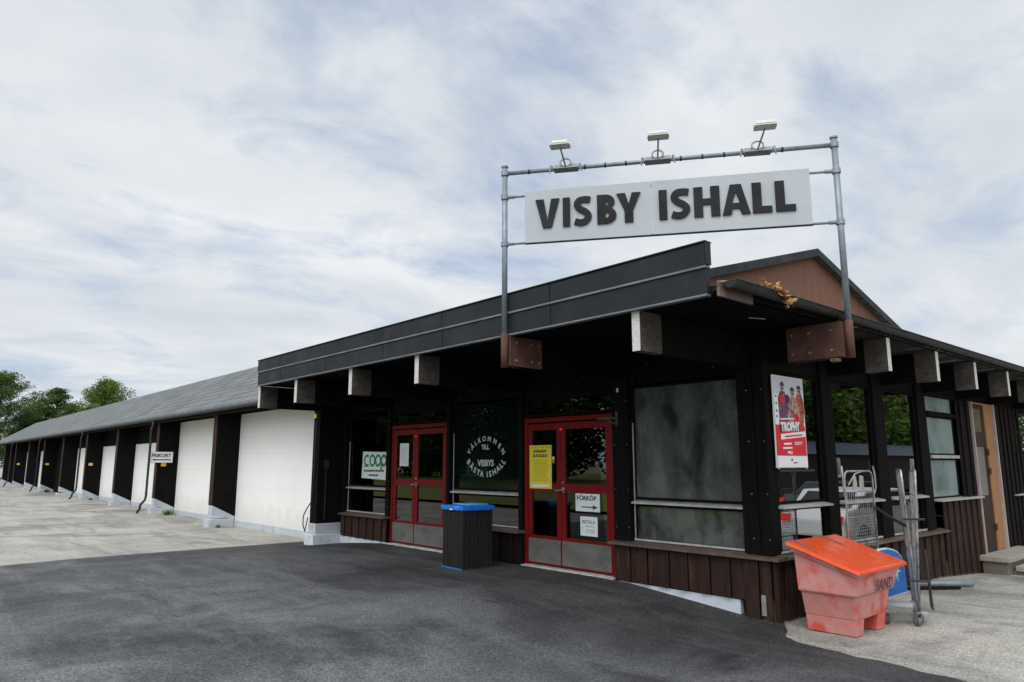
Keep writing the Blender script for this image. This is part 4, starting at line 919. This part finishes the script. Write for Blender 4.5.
for a, b, c in ((.24, .48, .245), (.20, .50, .20), (.34, .50, .155), (.42, .50, .115 + .03), (.58, .84, .27), (.58, .80, .25)): pp(mb, [(a, c), (b, c + .006), (b, c + .026 if a < .5 else c + .014), (a, c + .020 if a < .5 else c + .009)], 10)
mb.mi = 0; pe(mb, .46, .085, .03, .017, 12); pp(mb, [(.28, .325), (.86, .355), (.86, .372), (.28, .342)], 12)
mb.mi = 3; pp(mb, [(.50, .045), (.64, .05), (.64, .062), (.50, .057)], 12)
mb.mi = 6
put_text(mb, 'TROPHY', .2, (x0 + .17 * (x1 - x0), yy - .012, z0 + .385 * (z1 - z0)), SX, Vector((0, 0, 1)), .012, width=.62 * (x1 - x0), height=.105 * (z1 - z0), rot=R(2.5), ext=.0006)
pp(mb, [(.17, .515), (.62, .53), (.62, .545), (.17, .53)], 12)
mb.mi = 1; pp(mb, [(.15, .378), (.80, .408), (.80, .505), (.15, .475)], 6)
mb.build('poster_print', mats_, PO)
mb = MB()
for xq in (x0 + .03, x1 - .05): mb.box(xq, xq + .02, yy - .003, yy - .002, z0 - .015, z0 + .004)
mb.build('tape', M['white'], PO)
MB().box(7.87, 8.7, 4.245, 4.26, 1.455, 1.48).build('poster_rail', M['black_plastic'], PO)

def sheet_front(name, lbl, cat, y0, y1, z0, z1, m, x=7.7495, group=None):
    t = thing(name, lbl, cat, (x, (y0 + y1) / 2, z0), group)
    MB().box(x - .0025, x, y0, y1, z0, z1).build('sheet', M[m], t); return t
# grocer's sign in the first window
t = thing('window_sign', 'white sign with green coop lettering standing in the left window', 'sign', (7.79, 13.2, 1.23))
mb = MB().prism([(7.7970, 12.74, 1.22), (7.7970, 13.71, 1.25), (7.7970, 13.67, 1.80), (7.7970, 12.74, 1.78)], (.006, 0, 0)).build('sign_sheet', M['paper'], t)
mb = MB()
def lt_coop():
    cx0 = 13.50; r = .095
    for i, ch in enumerate('coo'):
        cy_ = cx0 - i * .225
        a0, a1 = (45, 315) if ch == 'c' else (0, 360)
        P = [(7.7950, cy_ - r * math.cos(R(a0 + (a1 - a0) * k / 20)), 1.61 + .105 * math.sin(R(a0 + (a1 - a0) * k / 20))) for k in range(21)]
        yz = [( -p[1], p[2]) for p in P]; n_ = len(yz); w_ = .052
        for k in range(n_ - 1):
            def off(q, s_):
                a = yz[max(q - 1, 0)]; b = yz[min(q + 1, n_ - 1)]; d_ = Vector((b[0] - a[0], b[1] - a[1])).normalized(); return (yz[q][0] - d_.y * w_ / 2 * s_, yz[q][1] + d_.x * w_ / 2 * s_)
            c4 = [off(k, 1), off(k + 1, 1), off(k + 1, -1), off(k, -1)]; mb.add([(7.7945, -a, b) for a, b in c4], [(0, 1, 2, 3)])
    cy_ = cx0 - 3 * .225
    P = [(a, b) for a, b in ell(0, 0, .10, .108, 0, 360, 20)]
    for k in range(20):
        a, b = P[k], P[k + 1]; mb.add([(7.7945, cy_ - a[0] * 1.18, 1.61 + a[1] * 1.18), (7.7945, cy_ - b[0] * 1.18, 1.61 + b[1] * 1.18), (7.7945, cy_ - b[0] * .62, 1.61 + b[1] * .62), (7.7945, cy_ - a[0] * .62, 1.61 + a[1] * .62)], [(0, 1, 2, 3)])
    mb.box(7.7938, 7.7944, cy_ + .065, cy_ + .118, 1.42, 1.66)
lt_coop(); mb.build('coop_letters', M['greenink'], t)
mb = MB()
for z, a, b in ((1.40, 12.78, 13.62), (1.31, 13.02, 13.40)):
    y = b
    while y > a + .04:
        w_ = random.uniform(.03, .075); mb.box(7.7942, 7.7965, max(y - w_, a), y, z - .018, z + .020); y -= w_ + .018
mb.build('small_print', M['ink'], t)
MB().box(7.7942, 7.7962, 13.42, 13.6, 1.48, 1.495).build('small_print', M['greenink'], t)
# white sheet on left door
t = sheet_front('notice', 'blank looking white notice on the red door behind the waste bin', 'notice', 11.84, 12.15, 1.50, 1.94, 'paper')
mb = MB()
for i in range(9): mb.box(7.7455, 7.7472, 11.88, 12.11 - random.random() * .05, 1.56 + i * .035, 1.566 + i * .035)
mb.build('small_print', M['greyink'], t)
# yellow notice
t = sheet_front('notice', 'tall yellow notice with black print on the red door left leaf', 'notice', 7.87, 8.36, 1.17, 1.83, 'yellow', x=7.7275)
mb = MB()
put_text(mb, 'STÄNGT', .1, (7.7245, 8.27, 1.715), FX, FY, .006, width=.30, height=.05); 
for y in (8.31, 8.23, 8.15, 8.07, 7.99, 7.93): mb.prism([(7.7245, y, 1.79), (7.7245, y - .025, 1.79), (7.7245, y - .012, 1.812)], (-.0015, 0, 0))
y = 8.26
for z in (1.68, 1.655):
    y = 8.28
    while y > 7.96: w_ = random.uniform(.03, .06); mb.box(7.7230, 7.7248, y - w_, y, z - .008, z + .010); y -= w_ + .012
mb.build('headline_print', M['ink'], t)
mb = MB()
for i in range(13):
    z = 1.60 - i * .026; mb.box(7.7235, 7.7248, 7.93 + random.random() * .08, 8.29 - random.random() * .03, z, z + .006)
mb.build('small_print', mat('olive_ink', (0.22, 0.18, 0.02), None, 0.7), t)
MB().box(7.7235, 7.7248, 7.93, 8.31, 1.195, 1.235).build('footer', M['paper'], t)
mb = MB(); mb.mi = 0; mb.box(7.7240, 7.7270, 7.80, 7.86, 1.55, 1.66); mb.mi = 1; mb.box(7.7230, 7.7239, 7.81, 7.85, 1.565, 1.6); mb.mi = 2; mb.box(7.7230, 7.7239, 7.81, 7.85, 1.61, 1.65)
tag(origin(mb.build('sticker', [mat('wine_sticker', (.2, .03, .03), None, .5), MP['skin'], M['paper']], None)), 'small red and skin toned sticker beside the yellow notice', 'sticker')
# FORKOP notice and payment notice
t = sheet_front('notice', 'white notice reading FÖRKÖP with an arrow pointing right on the red door', 'notice', 6.93, 7.40, .87, 1.12, 'paper', x=7.7495)
mb = MB(); put_text(mb, 'FÖRKÖP', .1, (7.7465, 7.37, 1.025), FX, FY, .003, width=.38, height=.08)
mb.box(7.7455, 7.7468, 7.02, 7.28, .925, .94); mb.prism([(7.7467, 7.06, .965), (7.7467, 6.97, .932), (7.7467, 7.06, .90)], (-.0014, 0, 0)); mb.build('lettering', M['ink'], t)
t = sheet_front('notice', 'smaller white notice reading BETALA below the FÖRKÖP notice', 'notice', 6.98, 7.31, .53, .80, 'paper', x=7.7495)
mb = MB(); put_text(mb, 'BETALA', .08, (7.7465, 7.27, .70), FX, FY, .002, width=.25, height=.05)
for z in (.66, .61, .58): mb.box(7.7455, 7.7468, 7.04, 7.22, z, z + .008)
mb.tube([(7.7460, 7.26, .60), (7.7460, 7.285, .63), (7.7460, 7.26, .655)], .003, 5); mb.build('lettering', M['greyink'], t)

# ------------------------------------------------------------------ waste bin
WB = thing('waste_bin', 'square charcoal slatted waste bin with bright blue lid beside the doors', 'waste bin', (6.90, 8.87, -.005))
c0 = Vector((6.90, 8.87, 0)); ang = R(-4)
def Wp(a, b, z): return (c0.x + a * math.cos(ang) - b * math.sin(ang), c0.y + a * math.sin(ang) + b * math.cos(ang), z)
def wbox(mb, a0, a1, b0, b1, z0, z1): return mb.hexa([Wp(a0, b0, z0), Wp(a1, b0, z0), Wp(a1, b1, z0), Wp(a0, b1, z0)], [Wp(a0, b0, z1), Wp(a1, b0, z1), Wp(a1, b1, z1), Wp(a0, b1, z1)])
mb = MB(); wbox(mb, -.26, .26, -.26, .26, .03, .85)
for i in range(8):
    u = -.27 + i * .0686
    wbox(mb, -.274, -.262, u, u + .058, .035, .845); wbox(mb, .262, .274, u, u + .058, .035, .845)
    wbox(mb, u, u + .058, .262, .274, .035, .845); wbox(mb, u, u + .058, -.274, -.262, .035, .845)
mb.build('bin_body', M['binbody'], WB, .003)
mb = MB(); wbox(mb, -.276, .276, -.276, .276, .0, .03); bb_ = mb.build('bin_base', M['black_plastic'], WB, .004); mb = MB(); wbox(mb, -.284, -.277, -.27, .27, .004, .026); mb.build('base_strip', M['blue'], bb_)
mb = MB(); wbox(mb, -.30, .30, -.30, .30, .85, .925); mb.build('lid', M['blue'], WB, .02, seg=3)
mb = MB(); wbox(mb, -.12, .24, -.22, .22, .926, .945); mb.build('lid_flap', mat('pale_blue_flap', (0.22, 0.40, 0.66), (0.05, 0.22, 0.58), 0.4, 9, 5), WB, .01)  # flap mottled in a paler blue than the lid
mb = MB(); wbox(mb, -.306, -.299, -.04, .04, .862, .878); mb.build('lid_latch', M['white'], WB)

# ------------------------------------------------------------------ sand bin
SB = thing('sand_bin', 'faded red plastic grit bin with orange lid marked SAND at the building corner', 'grit bin', (7.85, 3.62, -.17))
def ring(x0, x1, y0, y1, z): return [(x0, y0, z), (x1, y0, z), (x1, y1, z), (x0, y1, z)]
mb = MB()
rings = [ring(7.54, 8.285, 3.362, 3.89, -.01), ring(7.455, 8.30, 3.325, 3.875, .205), ring(7.455, 8.30, 3.325, 3.875, .222), ring(7.405, 8.34, 3.288, 3.885, .248),
         [(7.385, 3.262, .405), (8.40, 3.262, .405), (8.40, 3.895, .60), (7.385, 3.895, .60)], [(7.38, 3.258, .425), (8.405, 3.258, .425), (8.405, 3.90, .62), (7.38, 3.90, .62)],
         [(7.35, 3.235, .44), (8.435, 3.235, .44), (8.435, 3.915, .648), (7.35, 3.915, .648)], [(7.35, 3.235, .478), (8.435, 3.235, .478), (8.435, 3.915, .69), (7.35, 3.915, .69)]]
allv = [p for r in rings for p in r]; F = [(3, 2, 1, 0)]
for i in range(len(rings) - 1):
    for j in range(4): F.append((i * 4 + j, i * 4 + (j + 1) % 4, i * 4 + 4 + (j + 1) % 4, i * 4 + 4 + j))
k = (len(rings) - 1) * 4; F.append((k, k + 1, k + 2, k + 3)); mb.add(allv, F)
for a, b, da, db in ((7.542, 7.74, .045, 0), (8.08, 8.283, 0, .01)): mb.hexa(ring(a + da, b - db, 3.385, 3.90, -.175), ring(a, b, 3.364, 3.888, -.004))
mb.build('bin_body', M['bin_pink'], SB, .016, seg=3)
mb = MB()
mb.hexa([(7.285, 3.185, .468), (8.51, 3.185, .468), (8.51, 3.945, .705), (7.295, 3.945, .705)], [(7.315, 3.20, .508), (8.49, 3.20, .508), (8.49, 3.945, .745), (7.315, 3.945, .745)])
lid = mb.build('lid', M['orange_lid'], SB, .014, seg=3)
mb = MB()
def lidz(y): return .508 + (y - 3.20) / .745 * .237
for xq in (7.42, 8.10): mb.hexa([(xq, 3.70, lidz(3.70) + .001), (xq + .03, 3.70, lidz(3.70) + .001), (xq + .03, 3.93, lidz(3.93) + .001), (xq, 3.93, lidz(3.93) + .001)], [(xq, 3.70, lidz(3.70) + .009), (xq + .03, 3.70, lidz(3.70) + .009), (xq + .03, 3.93, lidz(3.93) + .009), (xq, 3.93, lidz(3.93) + .009)])
mb.build('hinge', M['rubber'], SB, split=True)
mb = MB()
put_text(mb, 'SAND', .15, (7.81, 3.262, .262), SX, Vector((0, -.16, 1)).normalized(), 0.0, width=.43, height=.115)
mb.build('lettering', M['scuff'], SB)

# ------------------------------------------------------------------ roll cages
RA = thing('roll_cage', 'upright wire roll cage side standing against the window behind the grit bin', 'roll cage', (8.85, 3.95, -.17), 'roll cages by the side windows')
def U(x0, x1, y, z0, z1, r=.09):
    P = [(x0, y, z0), (x0, y, z1 - r)] + [(x0 + r - r * math.cos(R(a)), y, z1 - r + r * math.sin(R(a))) for a in (20, 45, 70)] + [(x0 + r, y, z1), (x1 - r, y, z1)] + [(x1 - r + r * math.sin(R(a)), y, z1 - r + r * math.cos(R(a))) for a in (20, 45, 70)] + [(x1, y, z1 - r), (x1, y, z0)]
    return P
Y1 = 3.80
MB().tube(U(8.50, 9.27, Y1, -.02, 1.46), .012, 8).build('tube_frame', M['galv_tube'], RA, smooth=True)
mb = MB()
for z in (.02, .3, .62, .93, 1.22): mb.tube([(8.50, Y1, z), (9.27, Y1, z)], .006, 6)
for i in range(1, 15): mb.tube([(8.50 + i * .0513, Y1, .02), (8.50 + i * .0513, Y1, 1.22)], .003, 5)
for i in range(8): mb.tube([(8.50, Y1, .66 + i * .035), (9.27, Y1, .66 + i * .035)], .0025, 5)
mb.build('wire_mesh', M['galv_tube'], RA)
for xq, sg in ((8.47, -1), (9.30, 1)): MB().tube([(xq, Y1, 1.18), (xq + sg * .03, Y1 - .01, 1.26), (xq + sg * .03, Y1 - .01, 1.40), (xq + sg * .015, Y1, 1.52)], .010, 6).build('hook', M['galv_tube'], RA)
mb = MB(); mb.box(8.44, 9.32, 3.80, 4.06, -.045, -.015); mb.build('base_deck', M['galv_tube'], RA, .003)
def caster(x, y, z0, parent, a=0.4):
    d_ = Vector((math.cos(a), math.sin(a), 0)); n_ = Vector((-d_.y, d_.x, 0)); c_ = Vector((x, y, z0 + .05))
    w_ = MB().tube([c_ - n_ * .016, c_ + n_ * .016], .05, 16).build('wheel', M['rubber'], parent)
    m2 = MB(); m2.tube([c_ - n_ * .019, c_ + n_ * .019], .022, 10)
    for q in (-1, 1):
        p_ = c_ + n_ * .024 * q; u_ = Vector((0, 0, .085)) - d_ * .03
        m2.hexa([p_ - d_ * .02 - n_ * .002, p_ + d_ * .02 - n_ * .002, p_ + d_ * .02 + n_ * .002, p_ - d_ * .02 + n_ * .002], [p_ + u_ - d_ * .03 - n_ * .002, p_ + u_ + d_ * .03 - n_ * .002, p_ + u_ + d_ * .03 + n_ * .002, p_ + u_ - d_ * .03 + n_ * .002])
    t_ = c_ + Vector((0, 0, .085)) - d_ * .03; m2.tube([t_, t_ + Vector((0, 0, .02))], .03, 10)
    m2.build('wheel_fork', M['galv_tube'], w_)
for x, y in ((8.50, 3.86), (9.26, 3.86), (8.50, 4.02), (9.26, 4.02)): caster(x, y, -.17, RA)
mb = MB(); mb.prism([(8.66, 3.79, 1.24), (8.80, 3.79, 1.26), (8.78, 3.79, 1.40), (8.72, 3.785, 1.41)], (0, -.004, 0)); mb.prism([(8.86, 3.79, 1.22), (8.99, 3.79, 1.23), (8.98, 3.79, 1.40), (8.88, 3.79, 1.41)], (0, -.004, 0)); mb.tube([(8.56, 3.785, 1.3), (8.75, 3.78, 1.43), (8.9, 3.78, 1.45)], .008, 6)
mb.build('luggage_tag', mat('old_card', (0.42, 0.42, 0.36), (0.30, 0.30, 0.26), .8, 8, 4), RA)

RB = thing('roll_cage', 'folded roll cage seen edge on with blue panel right of the grit bin', 'roll cage', (8.95, 3.40, -.17), 'roll cages by the side windows')
B0 = Vector((8.57, 3.20, 0)); BD = Vector((.915, .402, 0)).normalized(); BN = Vector((-BD.y, BD.x, 0))
def Bp(a, n, z): return B0 + BD * a - BN * n + Vector((0, 0, z))
def cage_side(nt_, nb, z0, z1, parent, name):
    def Q(a, z): f_ = (z - z0) / (z1 - z0); return Bp(a, nb + (nt_ - nb) * f_, z)
    P = [Q(0, z0), Q(0, z1 - .1), Q(.015, z1 - .03), Q(.07, z1), Q(.68, z1), Q(.735, z1 - .03), Q(.75, z1 - .1), Q(.75, z0)]
    f_ = MB().tube(P, .0135, 8).build(name, M['galv_tube'], parent, smooth=True)
    w_ = MB()
    for i in range(1, 12): w_.tube([Q(i * .0625, z0 + .05), Q(i * .0625, z1 - .02)], .003, 5)
    for z in (z0 + .05, .3, .6, .9, 1.2): w_.tube([Q(0, z), Q(.75, z)], .005, 5)
    w_.build('wire_mesh', M['galv_tube'], f_)
cage_side(.0, .05, -.03, 1.475, RB, 'tube_frame'); cage_side(.14, .06, -.01, 1.475, RB, 'tube_frame')
mb = MB(); mb.hexa([Bp(.02, .02, -.05), Bp(.73, .02, -.05), Bp(.73, .14, -.05), Bp(.02, .14, -.05)], [Bp(.02, .02, -.02), Bp(.73, .02, -.02), Bp(.73, .14, -.02), Bp(.02, .14, -.02)])
mb.hexa([Bp(-.02, -.30, .02), Bp(.10, -.30, .02), Bp(.10, .0, .02), Bp(-.02, .0, .02)], [Bp(-.02, -.30, .06), Bp(.10, -.30, .06), Bp(.10, .0, .06), Bp(-.02, .0, .06)])
mb.build('base_deck', M['greypl'], RB, .004)
mb = MB(); mb.hexa([Bp(.03, .185, .0), Bp(.30, .185, .0), Bp(.30, .20, .0), Bp(.03, .20, .0)], [Bp(.03, .165, .62), Bp(.12, .165, .62), Bp(.12, .18, .62), Bp(.03, .18, .62)]); mb.build('fabric_flap', M['black_plastic'], RB)
caster(Bp(.02, .03, 0).x, Bp(.02, .03, 0).y, -.17, RB, .9); caster(Bp(.70, .07, 0).x, Bp(.70, .07, 0).y, -.17, RB, .2)
caster(Bp(.04, -.25, 0).x, Bp(.04, -.25, 0).y, -.17, RB, .2); caster(Bp(.16, .06, 0).x, Bp(.16, .06, 0).y, -.17, RB, -.4)
mb = MB(); mb.tube([(9.27, 3.79, 1.02), (8.95, 3.5, .93), (8.75, 3.26, .86)], .017, 8); mb.build('strap', M['black_plastic'], RB)
for z in (.30, .95): MB().tube([Bp(-.01, -.02, z), Bp(-.01, .19, z)], .012, 6).build('latch', M['black_plastic'], RB)
# blue panel
BL = thing('blue_panel', 'blue board with white splash marks leaning on the folded roll cage', 'board', (8.85, 3.52, .02))
P = [(8.46, .07), (9.20, .07), (9.17, .40), (9.12, .48), (9.02, .545), (8.88, .585), (8.70, .61), (8.50, .61)]
mb = MB().prism([(a, 3.48, b) for a, b in P], (0, .02, 0)).build('panel_rim', M['white'], BL, .003)
P2 = [(8.83 + (a - 8.83) * .94, .34 + (b - .34) * .94) for a, b in P]
MB().prism([(a, 3.4785, b) for a, b in P2], (0, -.004, 0)).build('panel_face', M['blue'], BL)
mb = MB()
for i in range(16):
    a = R(-70 + i * 11 + random.uniform(-4, 4)); r_ = random.uniform(.10, .20); c_ = (8.92, .37); w_ = .016
    mb.prism([(c_[0] - .05 + w_ * math.sin(a), 3.474, c_[1] - w_ * math.cos(a)), (c_[0] - .05 + r_ * math.cos(a), 3.474, c_[1] + r_ * math.sin(a)), (c_[0] - .05 - w_ * math.sin(a), 3.474, c_[1] + w_ * math.cos(a))], (0, -.001 - i * .00004, 0))
mb.build('splash_print', M['white'], BL)

# ------------------------------------------------------------------ pole lying on the ground, steps
mb = MB(); mb.tube([(11.90, 3.62, gz(11.9, 3.62) + .045), (11.30, 4.19, gz(11.3, 4.2) + .055)], .042, 12)
tag(origin(mb.build('steel_pole', M['galv'], None, smooth=True)), 'grey steel pole lying on the ground against the foot of the brown boarded wall', 'pole')
mb = MB(); mb.hexa([(11.55, 3.66, gz(11.5, 3.7)), (11.62, 3.72, gz(11.5, 3.7)), (11.05, 4.2, gz(11, 4.1)), (10.98, 4.14, gz(11, 4.1))], [(11.55, 3.66, gz(11.5, 3.7) + .035), (11.62, 3.72, gz(11.5, 3.7) + .035), (11.05, 4.2, gz(11, 4.1) + .035), (10.98, 4.14, gz(11, 4.1) + .035)])
tag(origin(mb.build('plank', M['dark_board'], None, .004)), 'dark thin plank on the ground behind the steel pole', 'plank')
ST = thing('steps', 'low concrete steps with sandstone slabs below the side door', 'steps', (15.4, 3.8, -.45))
MB().box(14.38, 16.6, 3.82, 4.19, -.6, -.085).build('step_base', M['step_base'], ST, .01)
MB().box(14.33, 16.62, 3.77, 4.235, -.083, .0).build('slab', M['step'], ST, .008)
MB().box(14.62, 16.6, 3.42, 3.815, -.6, -.235).build('step_base', M['step_base'], ST, .01)
MB().box(14.58, 16.62, 3.38, 3.765, -.233, -.15).build('slab', M['step'], ST, .008)

# ------------------------------------------------------------------ dry leaves in gutter and weeds
mb = MB()
for c_ in ((6.20, 3.40, 3.25), (6.38, 3.38, 3.23), (6.50, 3.37, 3.18), (6.62, 3.36, 3.13), (6.55, 3.36, 3.10)):
    for i in range(26):
        d_ = Vector((random.gauss(0, 1), random.gauss(-.5, .7), random.gauss(.1, 1))).normalized(); l_ = random.uniform(.04, .085); s_ = d_.orthogonal().normalized() * .012
        o_ = Vector(c_) + Vector((random.gauss(0, .02), random.gauss(0, .01), random.gauss(0, .015)))
        mb.add([o_ - s_, o_ + d_ * l_ * .5 - s_ * 1.3, o_ + d_ * l_, o_ + d_ * l_ * .5 + s_ * 1.3], [(0, 1, 2, 3)])
tag(origin(mb.build('dry_plant', M['dry'], None)), 'dry orange leaves of a dead plant hanging out of the gutter', 'plant')
def weed(x, y, n, h, lbl):
    mb = MB()
    for i in range(n):
        a = random.random() * 6.28; r_ = abs(random.gauss(0, h * .7)); bx_, by_ = x + r_ * math.cos(a) * .5, y + r_ * math.sin(a) * 1.2; z = gz(bx_, by_)
        t_ = Vector((random.gauss(0, .3), random.gauss(0, .3), 1)).normalized() * h * random.uniform(.4, 1); s_ = Vector((math.cos(a), math.sin(a), 0)) * .012
        mb.add([(bx_ - s_.x, by_ - s_.y, z), (bx_ + s_.x, by_ + s_.y, z), (bx_ + t_.x, by_ + t_.y, z + t_.z)], [(0, 1, 2)])
    tag(origin(mb.build('weed', M['weed'], None)), lbl, 'weed', 'weeds at the buttress feet')
weed(7.35, 25.3, 160, .22, 'green weed clump at the foot of the buttress with the arrow sign')
weed(7.2, 20.25, 60, .10, 'tiny green weed beside the nearest white painted buttress foot')
weed(7.3, 36.4, 80, .13, 'small green weed at a buttress foot between white panels farther along')
weed(7.3, 47.3, 120, .25, 'low weeds at a far buttress foot before the black bay')

# ------------------------------------------------------------------ trees
def tree(name, lbl, x, y, h, rad, leafm, kind='pine', n=3200, leaf=.3, base=.35, group='trees beyond the far end of the hall', seed=1, cat='tree', tr=None):
    rnd = random.Random(seed); t = thing(name, lbl, cat, (x, y, -.1), group)
    tr = tr or h * .018 + .08
    pts = [Vector((x + .12 * i * rnd.uniform(-.5, .5), y + .1 * i * rnd.uniform(-.5, .5), -.2 + (h * .93) * i / 7)) for i in range(8)]
    mb = MB().tube(pts, tr, 9, taper=tr * .25)
    cl = []
    nb = 30 if kind != 'bush' else 16
    for i in range(nb):
        f_ = base + (1 - base) * (i + rnd.random() * .8) / nb; z = h * min(f_, .98)
        if kind == 'pine': env = rad * (1.0 if f_ < .78 else 1.0 - (f_ - .78) / .22 * .75) * (.65 + .5 * rnd.random())
        elif kind == 'round': u_ = (f_ - base) / (1 - base); env = rad * math.sin(math.pi * min(.97, .18 + .78 * u_)) * (.7 + .45 * rnd.random())
        else: u_ = (f_ - base) / (1 - base); env = rad * math.sqrt(max(.05, 1 - u_ * u_)) * (.7 + .4 * rnd.random())
        a = i * 2.4 + rnd.uniform(-.5, .5); e_ = Vector((x + env * math.cos(a), y + env * math.sin(a), z + rnd.uniform(-.02, .05) * h))
        s_ = Vector((x, y, z - env * .35))
        mb.tube([s_, s_.lerp(e_, .5) + Vector((0, 0, .03 * h)), e_], tr * .28, 5, taper=tr * .08)
        for q in ((1.0, .34), (.62, .32), (.35, .30)) if kind != 'pine' else ((1.0, .32), (.72, .32), (.42, .30)):
            cl.append((s_.lerp(e_, q[0]), rad * q[1] * (.8 + .5 * rnd.random())))
    mb.build('trunk', M['bark'], t, smooth=True)
    cl.append((Vector((x, y, h * .97)), rad * .28))
    mb = MB(); V, F = mb.v, mb.f; tot = sum(c[1] ** 2 for c in cl)
    for c_, r_ in cl:
        k = int(n * r_ ** 2 / tot)
        fl = .42 if kind == 'pine' else .8
        for i in range(k):
            d_ = Vector((rnd.gauss(0, 1), rnd.gauss(0, 1), rnd.gauss(0, 1))).normalized() * (rnd.random() ** .4) * r_; d_.z *= fl
            p_ = c_ + d_; u_ = Vector((rnd.gauss(0, 1), rnd.gauss(0, 1), rnd.gauss(0, .6))).normalized() * leaf * rnd.uniform(.5, 1.1); v_ = u_.orthogonal().normalized() * leaf * rnd.uniform(.25, .55)
            v_ = Matrix.Rotation(rnd.random() * 6.28, 3, u_) @ v_; o = len(V)
            V.extend([p_ - u_ * .5, p_ + v_ * .5, p_ + u_ * .5, p_ - v_ * .5]); F.append([o, o + 1, o + 2, o + 3]); mb.m.append(0)
    mb.build('crown', M[leafm], t)
    return t
tree('pine_tree', 'tall dense dark pine at the left edge beyond the hall', 8.7, 90, 10.6, 4.1, 'leaf1', n=42000, leaf=.24, base=.2, seed=3)
tree('pine_tree', 'dark pine partly cut by the left edge of the picture', 4.0, 93, 9.6, 3.6, 'leaf3', n=26000, leaf=.26, base=.2, seed=4)
tree('pine_tree', 'small flat topped pine standing between the dark pine and the bright round tree', 14.3, 92, 9.6, 1.7, 'leaf1', n=10000, leaf=.22, base=.66, seed=5)
tree('broadleaf_tree', 'bright green round topped tree nearest the shingle roof', 18.6, 90, 10.6, 2.7, 'leaf2', 'round', n=30000, leaf=.23, base=.45, seed=6)
tree('broadleaf_tree', 'mid green low tree right below the small flat topped pine', 15.2, 88, 7.3, 2.4, 'leaf1', 'round', n=18000, leaf=.24, base=.3, seed=8)
tree('broadleaf_tree', 'yellow green low tree showing just above the roof line', 16.2, 84, 7.3, 2.0, 'leaf2', 'round', n=14000, leaf=.23, base=.3, seed=9)
tree('broadleaf_tree', 'mid green rounded tree in the dip between the tall pine and the small pine', 12.9, 96, 8.0, 2.3, 'leaf1', 'round', n=14000, leaf=.25, base=.2, seed=14)
tree('broadleaf_tree', 'dark low tree filling the gap beside the tall pine', 12.4, 95, 6.6, 2.4, 'leaf3', 'round', n=16000, leaf=.26, base=.25, seed=10)
tree('broadleaf_tree', 'wide dark leafy tree low at the left edge behind the hall end', 6.2, 99, 7.0, 3.2, 'leaf3', 'round', n=16000, leaf=.28, base=.1, seed=11)
# trees, house and cars across the car park: the windows mirror them
k = 0
for i in range(11):
    x, y, h, r_ = 44 + i * 7.5, -22 - (i % 3) * 2.5, 13 + (i * 7 % 5), 5.6
    tree('broadleaf_tree', 'leafy tree across the car park mirrored in the side windows', x, y, h, r_, 'leaf2' if k % 3 == 0 else 'leaf1', 'round', n=9000, leaf=.75, base=.08, group='trees across the car park', seed=20 + k); k += 1
for i in range(9):
    x, y, h, r_ = -38 + (i % 2) * 3, 24 + i * 9, 14 + (i * 5 % 4), 6.2
    tree('broadleaf_tree', 'leafy tree beyond the lawn mirrored in the red doors', x, y, h, r_, 'leaf3' if k % 2 else 'leaf1', 'round', n=9000, leaf=.85, base=.08, group='trees beyond the lawn', seed=20 + k); k += 1
HH = thing('house', 'low dark house with blue grey roof across the car park', 'house', (55, -14, -.2))
MB().box(40, 72, -20, -12, -.3, 2.1).build('wall', M['housewall'], HH); MB().prism([(39.5, -20.5, 2.1), (39.5, -11.5, 2.1), (39.5, -16, 3.1)], (33, 0, 0)).build('roof', M['houseroof'], HH)
for x in (44, 50, 57, 64): w = MB().box(x, x + 1.6, -11.99, -11.93, .7, 1.9).build('window', M['white'], HH); MB().box(x + .15, x + 1.45, -11.925, -11.91, .85, 1.75).build('pane', M['glass_side'], w)
def car(x, y, paint, lbl, rz):
    t = thing('parked_car', lbl, 'car', (x, y, gz(x, y)), 'cars parked across the car park'); t.rotation_euler = (0, 0, R(rz)); g0 = 0
    prof = [(-2.1, .35), (-2.15, .75), (-1.95, .98), (-1.55, 1.02), (-1.05, 1.42), (.55, 1.45), (1.15, 1.02), (1.95, .85), (2.15, .6), (2.1, .35)]
    def bld(mb, n, m, b=0.0): o = mb.build(n, m, t, b, world=False); return o
    bld(MB().prism([(a, -.85, b) for a, b in prof], (0, 1.7, 0)), 'body', paint, .06)
    bld(MB().prism([(-1.5, -.86, 1.03), (-1.05, -.86, 1.36), (.5, -.86, 1.38), (1.0, -.86, 1.03)], (0, 1.72, 0)), 'side_window', M['ink'])
    bld(MB().hexa([(-1.62, -.7, 1.02), (-1.56, -.7, 1.02), (-1.56, .7, 1.02), (-1.62, .7, 1.02)], [(-1.16, -.62, 1.38), (-1.10, -.62, 1.38), (-1.10, .62, 1.38), (-1.16, .62, 1.38)]), 'rear_window', M['ink'])
    for wx in (-1.3, 1.3):
        for wy in (-.86, .68): w_ = bld(MB().tube([(wx, wy, .32), (wx, wy + .18, .32)], .32, 20), 'wheel', M['tyre'])
    for wy in (-.8, .55): bld(MB().box(-2.19, -2.10, wy, wy + .25, .68, .85), 'tail_light', M['redlight'])
    for wy in (-.8, .5): bld(MB().box(2.02, 2.16, wy, wy + .3, .62, .76), 'headlight', M['white'])
car(26.5, -3.2, M['carpaint'], 'dark parked car with red tail lights mirrored in the side window', 30); car(19.2, .3, M['carwhite'], 'white parked car mirrored low in the side windows', 5)
